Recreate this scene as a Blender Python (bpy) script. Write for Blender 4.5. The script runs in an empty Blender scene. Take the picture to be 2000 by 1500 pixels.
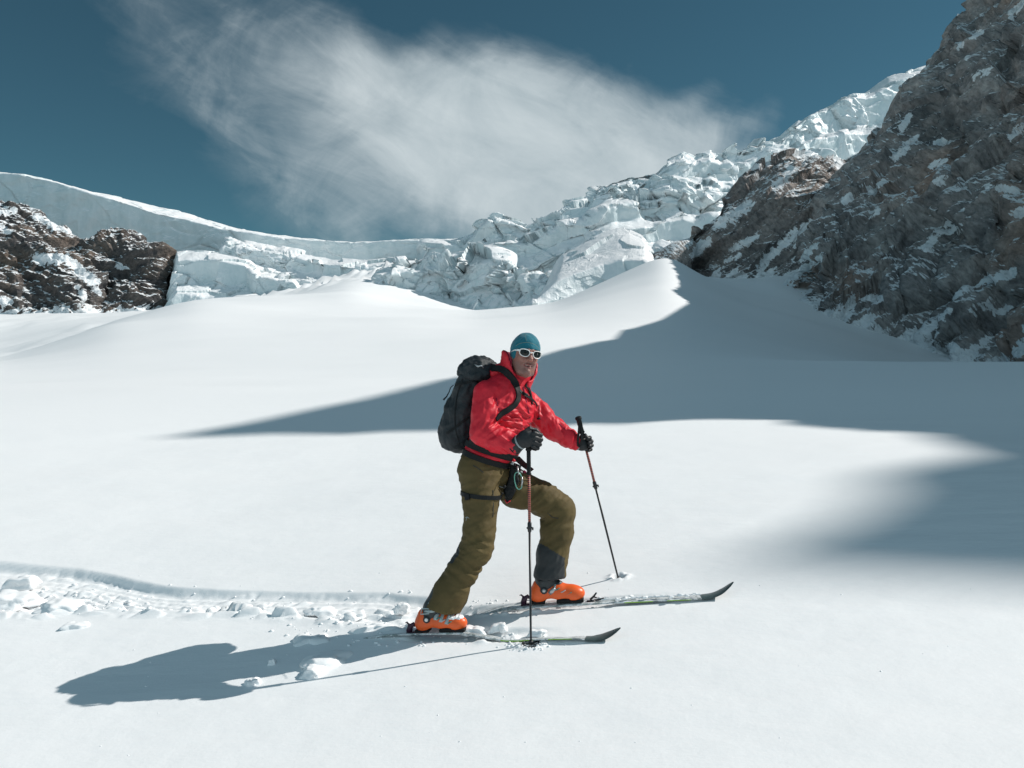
import bpy, bmesh, math, random
import numpy as np
from mathutils import Vector, Matrix
from mathutils.bvhtree import BVHTree
R = math.radians
sc = bpy.context.scene
# ------------------------------------------------------------------ camera, sky, sun, exposure
FPX = 1570.0                                  # focal length in pixels of the 2000 px wide photograph
cam_data = bpy.data.cameras.new("camera")
cam_data.sensor_width = 36.0
cam_data.lens = 36.0*FPX/2000.0
cam_data.clip_start = 0.05
cam_data.clip_end = 5000.0
cam = bpy.data.objects.new("camera", cam_data)
cam.rotation_euler = (R(90), 0, 0)
cam.location = (0, 0, 0)                      # world origin at eye height, snow about 1.6 m below
sc.collection.objects.link(cam)
sc.camera = cam

SUN_EL = R(38.8)
SUN_AZ = R(11.5)                              # from +x towards +y
SH = np.array([math.cos(SUN_AZ), math.sin(SUN_AZ)])
PERP = np.array([-SH[1], SH[0]])
TEL = math.tan(SUN_EL)

world = bpy.data.worlds.new("World")
sc.world = world
world.use_nodes = True
nt = world.node_tree
nt.nodes.clear()
def N(nt, typ, **kw):
    n = nt.nodes.new(typ)
    for k, v in kw.items():
        if k.startswith('i_'):
            key = k[2:]
            n.inputs[int(key) if key.isdigit() else key].default_value = v
        else:
            setattr(n, k, v)
    return n
def L(nt, a, b): nt.links.new(a, b)
def M(nt, op, a, b=None, c=None, clamp=False):
    n = nt.nodes.new('ShaderNodeMath'); n.operation = op; n.use_clamp = clamp
    for i, v in enumerate((a, b, c)):
        if v is None: continue
        if isinstance(v, (int, float)): n.inputs[i].default_value = v
        else: nt.links.new(v, n.inputs[i])
    return n.outputs[0]
def mixc(nt, fac, a, b, mode='MIX'):
    n = nt.nodes.new('ShaderNodeMix'); n.data_type = 'RGBA'; n.blend_type = mode; n.clamp_factor = True
    for i, v in ((0, fac), (6, a), (7, b)):
        if isinstance(v, (int, float)): n.inputs[i].default_value = v
        elif isinstance(v, (tuple, list)): n.inputs[i].default_value = (*v[:3], 1)
        else: nt.links.new(v, n.inputs[i])
    return n.outputs[2]
def ramp(nt, fac, stops):
    n = nt.nodes.new('ShaderNodeValToRGB')
    cr = n.color_ramp
    while len(cr.elements) < len(stops): cr.elements.new(0.5)
    for e, (p, c) in zip(cr.elements, stops):
        e.position = p
        e.color = (c, c, c, 1) if isinstance(c, (int, float)) else (*c[:3], 1)
    if fac is not None: nt.links.new(fac, n.inputs[0])
    return n.outputs[0]
def noise(nt, vec, scale, detail=4, rough=.55, dist=0., out=0):
    n = nt.nodes.new('ShaderNodeTexNoise')
    n.inputs['Scale'].default_value = scale; n.inputs['Detail'].default_value = detail
    n.inputs['Roughness'].default_value = rough; n.inputs['Distortion'].default_value = dist
    if vec is not None: nt.links.new(vec, n.inputs['Vector'])
    return n.outputs[out]
def mapping(nt, vec, scale=(1,1,1), rot=(0,0,0), loc=(0,0,0)):
    n = nt.nodes.new('ShaderNodeMapping')
    n.inputs['Scale'].default_value = scale; n.inputs['Rotation'].default_value = rot; n.inputs['Location'].default_value = loc
    nt.links.new(vec, n.inputs['Vector'])
    return n.outputs[0]

SKY_STRENGTH = 0.06
sky = N(nt, 'ShaderNodeTexSky', sky_type='NISHITA')
sky.sun_disc = False
sky.sun_elevation = SUN_EL
sky.sun_rotation = R(90) - SUN_AZ
sky.altitude = 3500
sky.air_density = 1.0; sky.dust_density = 0.4; sky.ozone_density = 1.0
tint = mixc(nt, 1.0, sky.outputs[0], (0.60, 1.0, 0.83), 'MULTIPLY')
tc = N(nt, 'ShaderNodeTexCoord')
sep = N(nt, 'ShaderNodeSeparateXYZ'); L(nt, tc.outputs['Generated'], sep.inputs[0])
yy = M(nt, 'MAXIMUM', sep.outputs[1], 0.08)
u0 = M(nt, 'DIVIDE', sep.outputs[0], yy)
e0 = M(nt, 'DIVIDE', sep.outputs[2], yy)
cmb = N(nt, 'ShaderNodeCombineXYZ'); L(nt, u0, cmb.inputs[0]); L(nt, e0, cmb.inputs[1])
# wind-drawn warp of the cloud bank (direction space of the sky, not of the camera)
wv = mapping(nt, cmb.outputs[0], scale=(1, 1, 1), rot=(0, 0, R(30)))
wv = mapping(nt, wv, scale=(1.6, 3.4, 1))
wn = noise(nt, wv, 2.0, 3, .5, 0, out=1)
ws = N(nt, 'ShaderNodeSeparateXYZ'); L(nt, wn, ws.inputs[0])
u1 = M(nt, 'ADD', u0, M(nt, 'MULTIPLY', M(nt, 'SUBTRACT', ws.outputs[0], .5), .16))
e1 = M(nt, 'ADD', e0, M(nt, 'MULTIPLY', M(nt, 'SUBTRACT', ws.outputs[1], .5), .12))
def blob(px, py, rx, ry, rot, s, p=1.0):
    cu, ce = (px-1000)/FPX, (750-py)/FPX
    a = R(rot)
    du = M(nt, 'SUBTRACT', u1, cu); de = M(nt, 'SUBTRACT', e1, ce)
    x = M(nt, 'ADD', M(nt, 'MULTIPLY', du, math.cos(a)*FPX/rx), M(nt, 'MULTIPLY', de, math.sin(a)*FPX/rx))
    y = M(nt, 'ADD', M(nt, 'MULTIPLY', du, -math.sin(a)*FPX/ry), M(nt, 'MULTIPLY', de, math.cos(a)*FPX/ry))
    d = M(nt, 'ADD', M(nt, 'MULTIPLY', x, x), M(nt, 'MULTIPLY', y, y))
    return M(nt, 'MULTIPLY', M(nt, 'EXPONENT', M(nt, 'MULTIPLY', M(nt, 'POWER', d, p), -1.0)), s)
blobs = [(1060, 330, 350, 185, -14, 1.0, 1.5), (790, 270, 330, 125, -28, .54, 1.1), (440, 110, 330, 120, -38, .31, 1.0),
         (905, 165, 210, 75, -14, .50, 1.0), (1400, 265, 75, 62, 20, .60, 1.0), (680, 60, 260, 70, -25, .16, 1.0), (1230, 420, 330, 160, -10, .5, 1.2),
         (1340, 190, 80, 34, 35, .34, 1.0), (1500, 225, 38, 22, 0, .22, 1.0), (660, 400, 240, 80, -25, .22, 1.0)]
tot = None
for b in blobs:
    o = blob(*b); tot = o if tot is None else M(nt, 'ADD', tot, o)
sv = mapping(nt, cmb.outputs[0], rot=(0, 0, R(28))); sv = mapping(nt, sv, scale=(2.2, 6.5, 1))
st = noise(nt, sv, 2.2, 7, .62, .5)
st2 = noise(nt, cmb.outputs[0], 9.0, 8, .6, .6)
mod = M(nt, 'ADD', M(nt, 'MULTIPLY', st, .75), M(nt, 'MULTIPLY', st2, .70))
mod = M(nt, 'ADD', mod, .20)
dens = M(nt, 'ADD', tot, M(nt, 'MULTIPLY', M(nt, 'SUBTRACT', st, .5), .75))
dens = M(nt, 'ADD', dens, M(nt, 'MULTIPLY', M(nt, 'SUBTRACT', st2, .5), .75))
dens = M(nt, 'MULTIPLY', dens, M(nt, 'MINIMUM', M(nt, 'MULTIPLY', tot, 5.0), 1.0))
cm = ramp(nt, M(nt, 'MULTIPLY', dens, .72), [(.02, 0), (.20, .13), (.40, .42), (.62, .74), (.95, .92)])
cm = M(nt, 'MULTIPLY', cm, M(nt, 'GREATER_THAN', sep.outputs[1], 0.09))
ccol = (0.54/SKY_STRENGTH, 0.615/SKY_STRENGTH, 0.64/SKY_STRENGTH)
ccl = mixc(nt, ramp(nt, M(nt, 'ADD', M(nt, 'MULTIPLY', st, .55), M(nt, 'MULTIPLY', st2, .6)), [(.38, 0), (.78, 1)]), (0.40/SKY_STRENGTH, 0.485/SKY_STRENGTH, 0.525/SKY_STRENGTH), (0.66/SKY_STRENGTH, 0.73/SKY_STRENGTH, 0.755/SKY_STRENGTH))
skyc = mixc(nt, cm, tint, ccl)
# bright overcast added behind the camera, out of view, to lift the ambient light
bk = M(nt, 'MULTIPLY', ramp(nt, M(nt, 'MULTIPLY', sep.outputs[1], -1.0), [(.02, 0), (.45, 1)]), M(nt, 'ADD', .45, M(nt, 'MULTIPLY', noise(nt, tc.outputs['Generated'], 2.5, 5), .7)), clamp=True)
skyc = mixc(nt, bk, skyc, (0.36/SKY_STRENGTH, 0.53/SKY_STRENGTH, 0.62/SKY_STRENGTH))
bg = N(nt, 'ShaderNodeBackground'); bg.inputs[1].default_value = SKY_STRENGTH
L(nt, skyc, bg.inputs[0])
wo = N(nt, 'ShaderNodeOutputWorld'); L(nt, bg.outputs[0], wo.inputs[0])

sd = bpy.data.lights.new("sun", 'SUN')
sd.energy = 4.65; sd.angle = R(0.32); sd.color = (1.0, 0.955, 0.90)
sun = bpy.data.objects.new("sun", sd)
sdir = Vector((math.cos(SUN_EL)*SH[0], math.cos(SUN_EL)*SH[1], math.sin(SUN_EL)))
sun.rotation_euler = sdir.to_track_quat('Z', 'Y').to_euler()
sun.location = (30, 10, 40)
sc.collection.objects.link(sun)
sc.view_settings.view_transform = 'Standard'
sc.view_settings.look = 'None'
sc.view_settings.exposure = 0.0
sc.view_settings.gamma = 1.0
sc.render.engine = 'CYCLES'
sc.cycles.max_bounces = 6
sc.cycles.diffuse_bounces = 3
sc.cycles.glossy_bounces = 2
sc.cycles.use_denoising = True

# ------------------------------------------------------------------ numpy helpers
rng = np.random.RandomState(7)
_perm = rng.permutation(256); _perm = np.concatenate([_perm, _perm, _perm])
_g = rng.randn(256, 3); _g /= np.linalg.norm(_g, axis=1)[:, None]
def pnoise(p):
    """gradient noise, p (...,3) -> about -0.7..0.7"""
    p = np.asarray(p, dtype=np.float64)
    i = np.floor(p).astype(np.int64); f = p - i
    w = f*f*f*(f*(f*6-15)+10)
    i &= 255
    out = 0
    for dx in (0, 1):
        wx = w[..., 0] if dx else 1-w[..., 0]
        for dy in (0, 1):
            wy = w[..., 1] if dy else 1-w[..., 1]
            for dz in (0, 1):
                wz = w[..., 2] if dz else 1-w[..., 2]
                h = _perm[_perm[_perm[(i[..., 0]+dx) & 255]+((i[..., 1]+dy) & 255)]+((i[..., 2]+dz) & 255)]
                g = _g[h]
                d = g[..., 0]*(f[..., 0]-dx)+g[..., 1]*(f[..., 1]-dy)+g[..., 2]*(f[..., 2]-dz)
                out = out + wx*wy*wz*d
    return out*1.5
def fbm(p, octaves=5, gain=.5, lac=2.03):
    p = np.asarray(p, dtype=np.float64); a = 1.0; s = 0
    for o in range(octaves):
        s = s + a*pnoise(p + 17.3*o); p = p*lac; a *= gain
    return s
def ridged(p, octaves=5, gain=.5, lac=2.03):
    p = np.asarray(p, dtype=np.float64); a = 1.0; s = 0
    for o in range(octaves):
        s = s + a*(1-2*np.abs(pnoise(p + 31.7*o))); p = p*lac; a *= gain
    return s
def cells(p, facet=None):
    """cellular noise: returns F1, F2, random value of the nearest cell and of second"""
    p = np.asarray(p, dtype=np.float64); sh = p.shape[:-1]; p = p.reshape(-1, 3)
    i = np.floor(p).astype(np.int64)
    f1 = np.full(len(p), 9.0); f2 = np.full(len(p), 9.0); r1 = np.zeros(len(p))
    for dx in (-1, 0, 1):
        for dy in (-1, 0, 1):
            for dz in (-1, 0, 1):
                c = i + np.array([dx, dy, dz]); cc = c & 255
                h = _perm[_perm[_perm[cc[:, 0]]+cc[:, 1]]+cc[:, 2]]
                q = c + .5 + _g[h]*.42
                d = np.sqrt(((p-q)**2).sum(1))
                m = d < f1
                if facet is not None: facet[m] = ((p-q)*_g[(h*7+13) & 255]).sum(1)[m]
                f2 = np.where(m, f1, np.minimum(f2, d)); r1 = np.where(m, _perm[h]/255., r1); f1 = np.where(m, d, f1)
    return f1.reshape(sh), f2.reshape(sh), r1.reshape(sh)
def sstep(a, b, x):
    t = np.clip((x-a)/(b-a), 0, 1); return t*t*(3-2*t)
def blur(a, n, axis):
    if n <= 0: return a
    k = np.exp(-.5*(np.arange(-3*n, 3*n+1)/n)**2); k /= k.sum()
    pad = [(0, 0)]*a.ndim; pad[axis] = (3*n, 3*n)
    ap = np.pad(a, pad, mode='edge')
    return np.apply_along_axis(lambda v: np.convolve(v, k, 'valid'), axis, ap)

def link(o, parent=None):
    sc.collection.objects.link(o)
    if parent is not None: o.parent = parent
    return o
def mesh_np(name, verts, faces, mat=None, parent=None, smooth=True, mat_idx=None, mats=None):
    """verts (n,3), faces (m,3) or (m,4) arrays"""
    me = bpy.data.meshes.new(name)
    verts = np.asarray(verts, dtype=np.float32); faces = np.asarray(faces, dtype=np.int32)
    k = faces.shape[1]
    me.vertices.add(len(verts)); me.vertices.foreach_set('co', verts.ravel())
    me.loops.add(len(faces)*k); me.loops.foreach_set('vertex_index', faces.ravel())
    me.polygons.add(len(faces))
    me.polygons.foreach_set('loop_start', np.arange(0, len(faces)*k, k, dtype=np.int32))
    me.polygons.foreach_set('loop_total', np.full(len(faces), k, dtype=np.int32))
    me.polygons.foreach_set('use_smooth', np.full(len(faces), smooth, dtype=bool))
    for m in (mats or ([mat] if mat else [])): me.materials.append(m)
    if mat_idx is not None: me.polygons.foreach_set('material_index', np.asarray(mat_idx, dtype=np.int32))
    me.update(); me.validate()
    return link(bpy.data.objects.new(name, me), parent)
def grid_faces(nr, nc):
    i = np.arange(nr*nc).reshape(nr, nc)
    return np.stack([i[:-1, :-1], i[:-1, 1:], i[1:, 1:], i[1:, :-1]], -1).reshape(-1, 4)
def tag(o, label=None, cat=None, group=None, kind=None):
    if label: o['label'] = label
    if cat: o['category'] = cat
    if group: o['group'] = group
    if kind: o['kind'] = kind
    return o
def U(px): return (np.asarray(px, dtype=float)-1000)/FPX
def E(py): return (750-np.asarray(py, dtype=float))/FPX
def W(px, py, Y): return np.array([U(px)*Y, Y, E(py)*Y])

# ------------------------------------------------------------------ materials of the landscape
def new_mat(name):
    m = bpy.data.materials.new(name); m.use_nodes = True
    b = m.node_tree.nodes['Principled BSDF']
    return m, m.node_tree, b
def bump(nt, h, strength, dist, prev=None):
    n = nt.nodes.new('ShaderNodeBump'); n.inputs['Strength'].default_value = strength; n.inputs['Distance'].default_value = dist
    nt.links.new(h, n.inputs['Height'])
    if prev is not None: nt.links.new(prev, n.inputs['Normal'])
    return n.outputs[0]
def snow_material():
    m, t, b = new_mat("snow")
    tcn = N(t, 'ShaderNodeTexCoord'); P = tcn.outputs['Object']
    c = mixc(t, noise(t, P, .05, 4), (.84, .86, .87), (.90, .91, .92))
    L(t, c, b.inputs['Base Color'])
    b.inputs['Roughness'].default_value = .55
    b.inputs['Specular IOR Level'].default_value = .25
    # fine wind-packed grain, soft sastrugi stretched across the slope
    n4 = noise(t, mapping(t, P, (1, 2.2, 1), (0, 0, R(-20))), 4.5, 4, .6)
    n1 = noise(t, P, 55, 4, .6); n2 = noise(t, mapping(t, P, (1.1, 3.6, 1), (0, 0, R(12))), 1.3, 5, .6)
    n3 = noise(t, P, 9, 3, .6)
    f = bump(t, n2, .28, .03); f = bump(t, n4, .3, .010, f); f = bump(t, n3, .4, .004, f); f = bump(t, n1, .5, .0018, f)
    L(t, f, b.inputs['Normal'])
    return m
def ice_material():
    m, t, b = new_mat("glacier_ice")
    tcn = N(t, 'ShaderNodeTexCoord'); P = tcn.outputs['Object']
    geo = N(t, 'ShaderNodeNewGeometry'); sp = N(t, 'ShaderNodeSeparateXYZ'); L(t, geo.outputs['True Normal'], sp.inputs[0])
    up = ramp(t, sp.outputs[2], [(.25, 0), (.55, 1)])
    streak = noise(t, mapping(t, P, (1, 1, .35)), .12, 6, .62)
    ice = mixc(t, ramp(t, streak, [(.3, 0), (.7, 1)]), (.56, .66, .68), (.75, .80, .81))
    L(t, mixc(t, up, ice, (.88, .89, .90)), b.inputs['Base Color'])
    b.inputs['Roughness'].default_value = .5
    h = noise(t, mapping(t, P, (1, 1, .6)), .3, 8, .62)
    f = bump(t, h, .5, 1.4)
    L(t, f, b.inputs['Normal'])
    return m
def rock_material(name, dark, mid, warm, strata_rot, snow_amt, fleck=.30, warm_amt=.55, fine=1.0):
    """layered alpine rock with snow held on its ledges"""
    m, t, b = new_mat(name)
    tcn = N(t, 'ShaderNodeTexCoord'); P = tcn.outputs['Object']
    Pr = mapping(t, P, (1, 1, 1), strata_rot)
    Ps = mapping(t, Pr, (1, 1, 2.6))
    big = noise(t, P, .022*fine, 4, .55, .6)
    med = noise(t, Ps, .09*fine, 6, .6, .3)
    small = noise(t, Ps, .5*fine, 6, .65)
    c = mixc(t, ramp(t, med, [(.35, 0), (.65, 1)]), dark, mid)
    c = mixc(t, M(t, 'MULTIPLY', ramp(t, big, [(.5, 0), (.62, 1)]), warm_amt), c, warm)
    c = mixc(t, ramp(t, noise(t, P, .035*fine, 3, .5), [(.56, 0), (.66, .55)]), c, tuple(v*.45 for v in (dark[0]*.8, dark[1], dark[2]*1.05)))
    c = mixc(t, .75, c, ramp(t, small, [(.28, .34), (.72, 1.4)]), 'MULTIPLY')
    geo = N(t, 'ShaderNodeNewGeometry'); sp = N(t, 'ShaderNodeSeparateXYZ'); L(t, geo.outputs['Normal'], sp.inputs[0])
    # snow lodges where a ledge faces up, and in flecks drawn out along the strata
    fl = noise(t, mapping(t, Pr, (1, 1, 3.8)), .46*fine, 4, .6, .3)
    lg = noise(t, mapping(t, Pr, (1, 1, 3.2)), .05*fine, 4, .55)
    s = M(t, 'ADD', M(t, 'MULTIPLY', sp.outputs[2], .62), M(t, 'MULTIPLY', fl, 1.15))
    s = M(t, 'ADD', s, M(t, 'MULTIPLY', lg, .55))
    sm = ramp(t, s, [(0, 0), (1, 1)])
    sm = M(t, 'MULTIPLY', M(t, 'SUBTRACT', s, 1.57-snow_amt), 14, clamp=True)
    at = N(t, 'ShaderNodeAttribute', attribute_name="snow_patch")
    pt = M(t, 'MULTIPLY', M(t, 'SUBTRACT', M(t, 'ADD', at.outputs['Fac'], M(t, 'MULTIPLY', M(t, 'SUBTRACT', noise(t, mapping(t, Pr, (1, 1, 2.0)), .42*fine, 6, .68), .5), 2.2)), .5), 12, clamp=True)
    sm = M(t, 'MAXIMUM', sm, pt)
    L(t, mixc(t, sm, c, (.80, .83, .85)), b.inputs['Base Color'])
    b.inputs['Roughness'].default_value = .9
    b.inputs['Specular IOR Level'].default_value = .15
    f = bump(t, med, 1.0, 3.2/fine); vo = N(t, 'ShaderNodeTexVoronoi', feature='DISTANCE_TO_EDGE'); vo.inputs['Scale'].default_value = .10*fine
    wv_ = noise(t, P, .3*fine, 3, .5, 0, out=1); va_ = N(t, 'ShaderNodeVectorMath', operation='MULTIPLY_ADD'); L(t, wv_, va_.inputs[0]); va_.inputs[1].default_value = (9/fine, 9/fine, 9/fine); L(t, Ps, va_.inputs[2]); L(t, va_.outputs[0], vo.inputs['Vector'])
    ck = ramp(t, vo.outputs['Distance'], [(0, 0), (.10, 1)])
    f = bump(t, ck, .28, 1.5/fine, f); f = bump(t, small, .6, .8/fine, f); f = bump(t, sm, .4, .3/fine, f)
    L(t, f, b.inputs['Normal'])
    return m
MAT_SNOW = snow_material()
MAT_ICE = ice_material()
STRATA = (R(0), R(-56), R(14))
MAT_ROCK = rock_material("rock_grey_brown", (.17, .168, .17), (.40, .375, .36), (.44, .27, .19), STRATA, .28, warm_amt=.45)
MAT_ROCK_MID = rock_material("rock_brown", (.15, .145, .145), (.31, .285, .27), (.31, .235, .19), (0, R(-46), R(10)), .27, warm_amt=.30)
MAT_ROCK_LEFT = rock_material("rock_dark_brown", (.06, .06, .064), (.15, .132, .12), (.24, .165, .115), (0, R(25), 0), .27, warm_amt=.4, fine=.8)
# ------------------------------------------------------------------ the snow field (one sheet)
UK = [-.9, -.637, -.5, -.4, -.3, -.2, -.13, -.05, .05, .13, .195, .235, .29, .36, .45, .55, .66, .9]
YK = [20, 35, 60, 100, 150, 200, 250, 330, 450]
EK = [
 # -.9   -.637  -.5    -.4    -.3    -.2    -.13   -.05   .05    .13    .195   .235   .29    .36    .45    .55    .66    .9
 [-.012,-.010,-.008,-.007,-.006,-.005,-.005,-.004,-.003, .000, .002, .004, .008, .010, .012, .014, .015, .015],   # 20
 [ .012, .014, .018, .020, .022, .024, .026, .028, .028, .028, .028, .028, .029, .029, .029, .029, .029, .03],   # 35
 [ .020, .026, .045, .050, .052, .054, .056, .058, .058, .056, .050, .046, .038, .027, .022, .022, .022, .03],    # 60
 [ .010, .030, .078, .084, .078, .076, .076, .072, .076, .082, .082, .074, .060, .042, .026, .016, .016, .04],    # 100
 [ .010, .020, .074, .100, .097, .094, .090, .084, .092, .114, .130, .112, .090, .072, .046, .024, .022, .06],     # 150
 [ .015, .028, .066, .104, .110, .113, .099, .091, .100, .138, .170, .138, .112, .094, .072, .045, .05, .12],      # 200
 [ .020, .040, .070, .098, .106, .118, .098, .084, .086, .112, .130, .132, .132, .142, .12, .10, .11, .16],      # 250
 [ .070, .075, .085, .090, .104, .128, .116, .095, .080, .100, .120, .130, .134, .155, .13, .12, .13, .18],       # 330
 [ .095, .095, .090, .098, .112, .140, .158, .150, .08, .10, .12, .13, .13, .13, .13, .13, .14, .2]]                   # 450
EK = np.array(EK)
nu, ny = 240, 240
ug = np.linspace(-.9, .9, nu); lg = np.linspace(math.log(20), math.log(450), ny)
tmp = np.array([np.interp(ug, UK, r) for r in EK])
EG = np.array([np.interp(lg, np.log(YK), tmp[:, j]) for j in range(nu)]).T     # [y][u]
EG = blur(blur(EG, 4, 0), 2, 1)
ZC_Y = np.array([-60, -5, 0, 3.5, 4.2, 4.6, 4.85, 5.1, 5.5, 6, 8, 12, 20, 30.])
ZC_Z = np.array([-4, -1.75, -1.66, -1.62, -1.555, -1.505, -1.465, -1.42, -1.36, -1.285, -1.0, -.62, -.09, .6])
_yf = np.linspace(-60, 30, 3601)
_zf = blur(np.interp(_yf, ZC_Y, ZC_Z), 10, 0)
def far_z(x, y):
    u = np.clip(x/np.maximum(y, 1), -.899, .899); l = np.clip(np.log(np.maximum(y, 20)), lg[0], lg[-1]-1e-6)
    a = (u+.9)/1.8*(nu-1); b = (l-lg[0])/(lg[-1]-lg[0])*(ny-1)
    i = np.clip(a.astype(int), 0, nu-2); j = np.clip(b.astype(int), 0, ny-2); a -= i; b -= j
    e = EG[j, i]*(1-a)*(1-b)+EG[j, i+1]*a*(1-b)+EG[j+1, i]*(1-a)*b+EG[j+1, i+1]*a*b
    return e*y
def base_z(x, y):
    x = np.asarray(x, dtype=float); y = np.asarray(y, dtype=float)
    near = np.interp(y, _yf, _zf) + .10*np.tanh(x/3.0)*3.0*np.exp(-((y-5)/6.)**2) * np.where(np.abs(x) > 0, 1, 1)
    w = sstep(10, 26, y)
    zz = near*(1-w) + far_z(x, np.maximum(y, 10))*w
    q = np.stack([x*.06, y*.10, 0*x+3.3], -1)
    und = fbm(q, 3)*.10*np.clip((y-7)/10, 0, 1)
    und = und + fbm(np.stack([x*.02, y*.03, 0*x+8.1], -1), 2)*1.0*np.clip((y-60)/80, 0, 1)
    return zz + und
def ground_at(px, py):
    """point where the line of sight of a photograph pixel meets the smooth snow"""
    u, e = U(px), E(py)
    ys = np.concatenate([np.linspace(3, 12, 900), np.exp(np.linspace(math.log(12), math.log(300), 1600))])
    g = base_z(u*ys, ys) - e*ys
    k = np.argmax(g > 0)
    if g[k] <= 0 or k == 0: return np.array([u*ys[-1], ys[-1], e*ys[-1]])
    t = -g[k-1]/(g[k]-g[k-1]); y = ys[k-1]+(ys[k]-ys[k-1])*t
    return np.array([u*y, y, e*y])
def gpts(l): return np.array([ground_at(*p) for p in l])

TRK_TOP = gpts([(-1000, 1040), (-500, 1062), (-80, 1090), (0, 1097), (80, 1104), (150, 1110), (220, 1122), (300, 1139), (360, 1147), (420, 1151), (520, 1153), (620, 1156), (760, 1157), (800, 1162), (880, 1168), (960, 1168), (1030, 1168)])
TRK_BOT = gpts([(-1000, 1125), (-500, 1158), (-80, 1190), (0, 1195), (60, 1204), (150, 1190), (240, 1198), (330, 1196), (450, 1200), (540, 1205), (640, 1214), (700, 1222), (770, 1228), (830, 1232), (880, 1240)])
SKI_N = (np.array([-.62, 4.86]), np.array([.39, 4.615]))   # near ski line: tail side to shovel contact
SKI_F = (np.array([-.85, 5.16]), np.array([1.16, 5.02]))
POLE_N = W(1037, 1258, 4.60); POLE_F = W(1208, 1133, 5.42)

def seg_st(x, y, a, b):
    d = b-a; l = np.hypot(*d); d = d/l; n = np.array([-d[1], d[0]])
    return (x-a[0])*d[0]+(y-a[1])*d[1], (x-a[0])*n[0]+(y-a[1])*n[1], l
def detail_z(x, y):
    """trodden skin track, grooves of the skis, pole holes, small roughness close to the camera"""
    dz = np.zeros_like(x)
    m = (x > -7.5) & (x < 1.6) & (y > 3.6) & (y < 7.2)
    X, Y = x[m], y[m]
    P = np.stack([X, Y, 0*X], -1)
    top = np.interp(X, TRK_TOP[:, 0], TRK_TOP[:, 1]) + .012*pnoise(P*[3, 0, 1]+3) + .003*pnoise(P*[13, 0, 1]+3)
    bot = np.interp(X, TRK_BOT[:, 0], TRK_BOT[:, 1]) + .06*pnoise(P*[4, 0, 1]+9)
    xl = TRK_TOP[-1, 0]; 
    inside = sstep(0, .06, top-Y)*sstep(-.02, .12, Y-bot)*sstep(-.35, -.62, X)
    depth = .045 + .02*sstep(-1.5, -3.2, X)
    f1, f2, r1 = cells(P*[5.5, 15, 1]+2)
    g1, g2, r2 = cells(P*[13, 32, 1]+5)
    rows = .5+.5*np.sin((Y-top)*95+1.8*pnoise(P*[2.2, 3, 1]))
    lump = (r1**3)*.034*sstep(.02, .25, f2-f1)+(r2**2)*.013*sstep(.0, .3, g2-g1) + .010*rows + .006*fbm(P*14, 3)
    lump *= .55+.6*sstep(.1, .4, top-Y)
    d = -depth*inside + lump*inside
    # spoil thrown up along the lower edge
    rim = np.exp(-((Y-bot-.02)/.07)**2)*sstep(-.42, -.7, X)
    d += rim*(.012+.055*r1**2*sstep(.0, .2, f2-f1))*(.4+.6*sstep(-1.2, -1.8, X)+.5*np.exp(-((X+1.15)/.35)**2))
    # furrow left of the front boot, running back into the track
    s, t, l = seg_st(X, Y, *SKI_F)
    fur = sstep(-.055, -.045, -np.abs(t-.0))*0
    a = sstep(.075, .055, t)*sstep(-.075, -.05, t)*sstep(-.1, .3, s)*sstep(1.92, 1.80, s)
    d = np.where(a > 0, np.minimum(d, 0)*(1-a) + a*(-.048*sstep(1.9, 1.1, s)-.004*(1-sstep(1.9, 1.1, s)) + .004*fbm(np.stack([X*20, Y*20, 0*X], -1), 2)), d)
    edge = np.exp(-((t+.075)/.02)**2)*sstep(.3, .6, s)*sstep(1.3, 1.0, s)
    d += edge*.010*(1+2*pnoise(P*25))
    s, t, l = seg_st(X, Y, *SKI_N)
    a = sstep(.13, .095, t)*sstep(-.07, -.05, t)*sstep(-.05, .1, s)*sstep(1.06, .75, s)
    d = np.where(a > 0, d*(1-a) + a*(-.045*sstep(1.03, .35, s) + .003*fbm(P*20, 2)), d)
    # lumps pushed over the ski in front of the rear toe
    lf = np.exp(-((s-.62)/.07)**2-((t-.0)/.05)**2)*.05 + np.exp(-((s-.48)/.05)**2-((t+.03)/.05)**2)*.035
    d += lf*(.8+.8*pnoise(P*18))
    # pole holes
    for (hx, hy), r, dp in (((POLE_N[0], POLE_N[1]), .045, .035), ((POLE_F[0], POLE_F[1]), .04, .03)):
        q = np.hypot((X-hx)*.8, Y-hy)
        d += -dp*sstep(r, r*.4, q) + .010*np.exp(-((q-r*1.25)/.018)**2)*(1+1.5*pnoise(P*30))
    dz[m] = d
    # faint crumbs and wind ripples near the camera
    m2 = (y < 12) & (y > 2) & (np.abs(x) < 8)
    P2 = np.stack([x[m2], y[m2], 0*x[m2]], -1)
    dz[m2] += .004*fbm(P2*[1.6, 3.5, 1], 4) + .02*fbm(P2*[.35, .8, 1]+4, 2)*sstep(0, 3, np.abs(P2[:, 1]-5)) 
    return dz
def grow(start, stop, step, rate):
    v = [start]; s = step
    while abs(v[-1]-start) < abs(stop-start): s *= rate; v.append(v[-1]+math.copysign(s, stop-start))
    return v[1:]
xs = np.concatenate([sorted(grow(-3.5, -520, .013, 1.024)), np.arange(-3.5, 1.6, .013), grow(1.6-.013+.013, 330, .013, 1.035)])
ys = np.concatenate([sorted(grow(4.3, -120, .012, 1.06)), np.arange(4.3, 6.0, .0095), grow(6.0, 470, .012, 1.024)])
XX, YY = np.meshgrid(xs, ys)
ZZ = base_z(XX, YY) + detail_z(XX, YY)
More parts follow.
